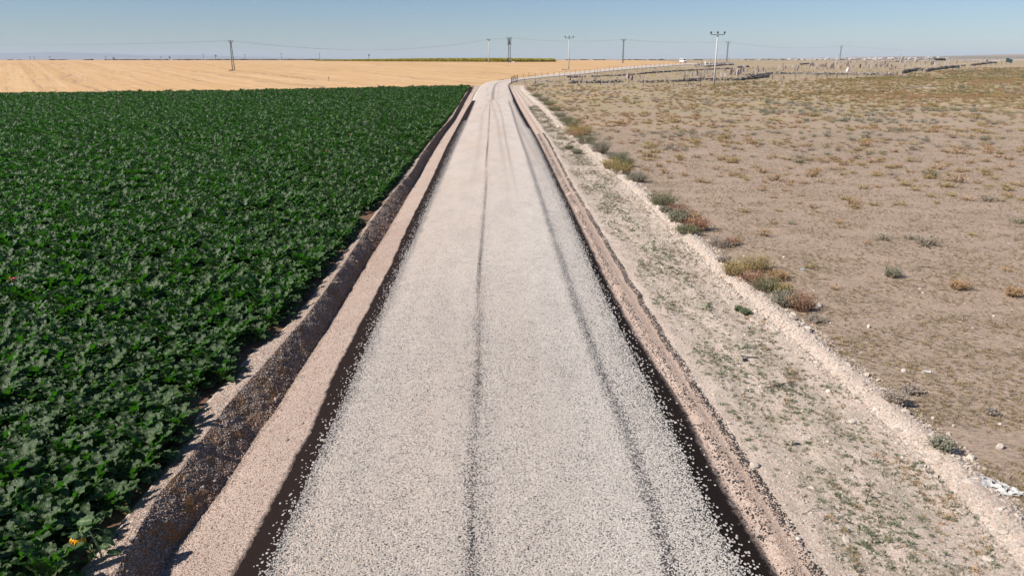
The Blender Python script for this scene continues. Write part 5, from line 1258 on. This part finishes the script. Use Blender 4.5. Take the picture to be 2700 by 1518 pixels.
# ------------------------------------------------------------------ crops and bushes near the horizon
sun_top = gp(1463, 163.9); V = []; F = []
m_src = []
for i in range(3):
    mm = MB(); r = random.Random(i)
    for k in range(7):
        x, y = r.uniform(-.5, .5), r.uniform(-.5, .5); H = r.uniform(1.25, 1.6); mm.bar((x, y, 0), (x, y, H), .03, .02, 3)
        for l in range(4): a = r.uniform(0, 6.28); z = r.uniform(.3, H); mm.add([(x, y, z), (x + .3 * math.cos(a), y + .3 * math.sin(a), z + .08), (x + .3 * math.cos(a + .6), y + .3 * math.sin(a + .6), z - .05)], [(0, 1, 2)])
        mm.add([(x - .13, y - .06, H), (x + .13, y - .06, H), (x + .11, y + .05, H + .16), (x - .11, y + .05, H + .16)], [(0, 1, 2, 3)])
    m_src.append(mm.build('s', MAT['sunfield'], link=False))
sun_coll = proto_collection('sunflower_source', m_src)
n = 16000; px_ = rng.uniform(830, 1463, n); tdep = rng.random(n)
front = np.array([gp(x_, np.interp(x_, [830, 1033, 1330, 1463], [160.8, 162.6, 164, 163.6]))[1] for x_ in np.linspace(830, 1463, 60)])
yf = np.interp(px_, np.linspace(830, 1463, 60), front); yy = yf + 90 * tdep ** 1.5
P = np.column_stack([(px_ - CX) / FPX * yy * .955, yy, h(yy)])
tap = np.interp(px_, [830, 1100, 1300, 1463], [.25, .85, 1, .8]); scatter('sunflower_crop', P, rand_rot(n, .03), np.column_stack([np.ones(n), np.ones(n), rng.uniform(.85, 1.1, n) * tap]), rng.integers(0, 3, n), sun_coll)
fb = [shrub_mesh('s', MAT['tree'], 950 + i, nst=26, hgt=1.2, rad=.9, leaf=.5, nl=6, sw=.05, clump=.8) for i in range(3)]
fb_coll = proto_collection('far_bush_source', fb)
px_ = np.concatenate([rng.uniform(300, 420, 60), rng.uniform(420, 620, 60), rng.uniform(620, 900, 150), rng.uniform(-60, 1000, 60), rng.uniform(1500, 1900, 40)]); n = len(px_)
yy = rng.uniform(640, 700, n); P = np.column_stack([(px_ - CX) / FPX * yy * .955, yy, h(yy) - .2])
P[-40:, 1] = 720
s_ = rng.uniform(.35, 1.1, n)
scatter('far_bushes', P, rand_rot(n, .05), np.column_stack([s_ * 1.8, s_ * 1.5, s_ * .8]), rng.integers(0, 3, n), fb_coll)
# weeds along the stubble boundaries and along the far edge of the beets
a_pts = [(489, 159.6), (608, 184.5), (700, 196), (838, 213)]
W1 = []
for (x0_, y0_), (x1_, y1_) in zip(a_pts[:-1], a_pts[1:]):
    for k in range(70): t_ = random.random(); p = gp(x0_ + (x1_ - x0_) * t_, y0_ + (y1_ - y0_) * t_ + random.gauss(0, .25)); W1.append((p.x, p.y, p.z))
for k in range(420): x_ = random.uniform(850, 1240) if k < 300 else random.uniform(0, 1240); y_ = float(edge_y((x_ - CX) / FPX * 175)); p = gp(x_, 233 - 0.0 * x_); W1.append(((x_ - CX) / FPX * y_ * .955 + .5, float(edge_y((x_ - CX) / FPX * y_ * .955)) + random.uniform(.6, 3.5), float(h(y_))))
for (x0_, y0_), (x1_, y1_) in zip([(1270, 222), (1347, 207), (1455, 194), (1611, 178)], [(1347, 207), (1455, 194), (1611, 178), (1760, 168.5)]):
    for k in range(60): t_ = random.random(); p = gp(x0_ + (x1_ - x0_) * t_, y0_ + (y1_ - y0_) * t_ + random.uniform(-.8, .2)); W1.append((p.x, p.y, p.z))
W1 = np.array(W1); n = len(W1); s_ = rng.uniform(.3, .9, n)
scatter('field_edge_weeds', W1, rand_rot(n, .1), np.repeat(s_[:, None], 3, 1), np.where(rng.random(n) < .8, 15 + rng.integers(0, 3, n), 6 + rng.integers(0, 3, n)), shr_coll)

# ------------------------------------------------------------------ the distant village
hs_ = MB(); hs_.box((0, 0, .5), (1, 1, 1)); wallsrc = hs_.build('wall', MAT['house'], link=False)
V = [(-.55, -.56, 1), (.55, -.56, 1), (.55, .56, 1), (-.55, .56, 1), (-.55, 0, 1.45), (.55, 0, 1.45)]
roofsrc = mk('roof', V, [(0, 1, 5, 4), (2, 3, 4, 5), (0, 4, 3), (1, 2, 5), (0, 3, 2, 1)], MAT['roof'], link=False)
for i in range(70):
    px = random.choice([random.uniform(2080, 2260), random.uniform(2240, 2480), random.uniform(2000, 2500)]); r = random.uniform(2500, 3700)
    x = (px - CX) / FPX * r * .955; z = float(hillz(px, r)) - .6; t = empty('village_house', (x, r, z), random.uniform(-.6, .6)); sx, sy, sz = random.uniform(7, 14), random.uniform(7, 10), random.uniform(2.2, 4.2)
    for s_ in (wallsrc, roofsrc):
        c = s_.copy(); COL.objects.link(c); c.name = s_.name.split('.')[0]; c.parent = t; c.scale = (sx, sy, sz)
    tag(t, 'tiny pale house in the distant village on the right horizon', 'house', 'houses of the distant village')
px_ = rng.uniform(1960, 2480, 260); yy = rng.uniform(2400, 3600, 260); P = np.column_stack([(px_ - CX) / FPX * yy * .955, yy, [float(hillz(a, b)) - .5 for a, b in zip(px_, yy)]])
s_ = rng.uniform(1.4, 2.8, 260); scatter('village_trees', P, rand_rot(260, .03), np.column_stack([s_ * 1.4, s_, s_ * .8]), rng.integers(0, 3, 260), fb_coll)
print('objects', len(bpy.data.objects))
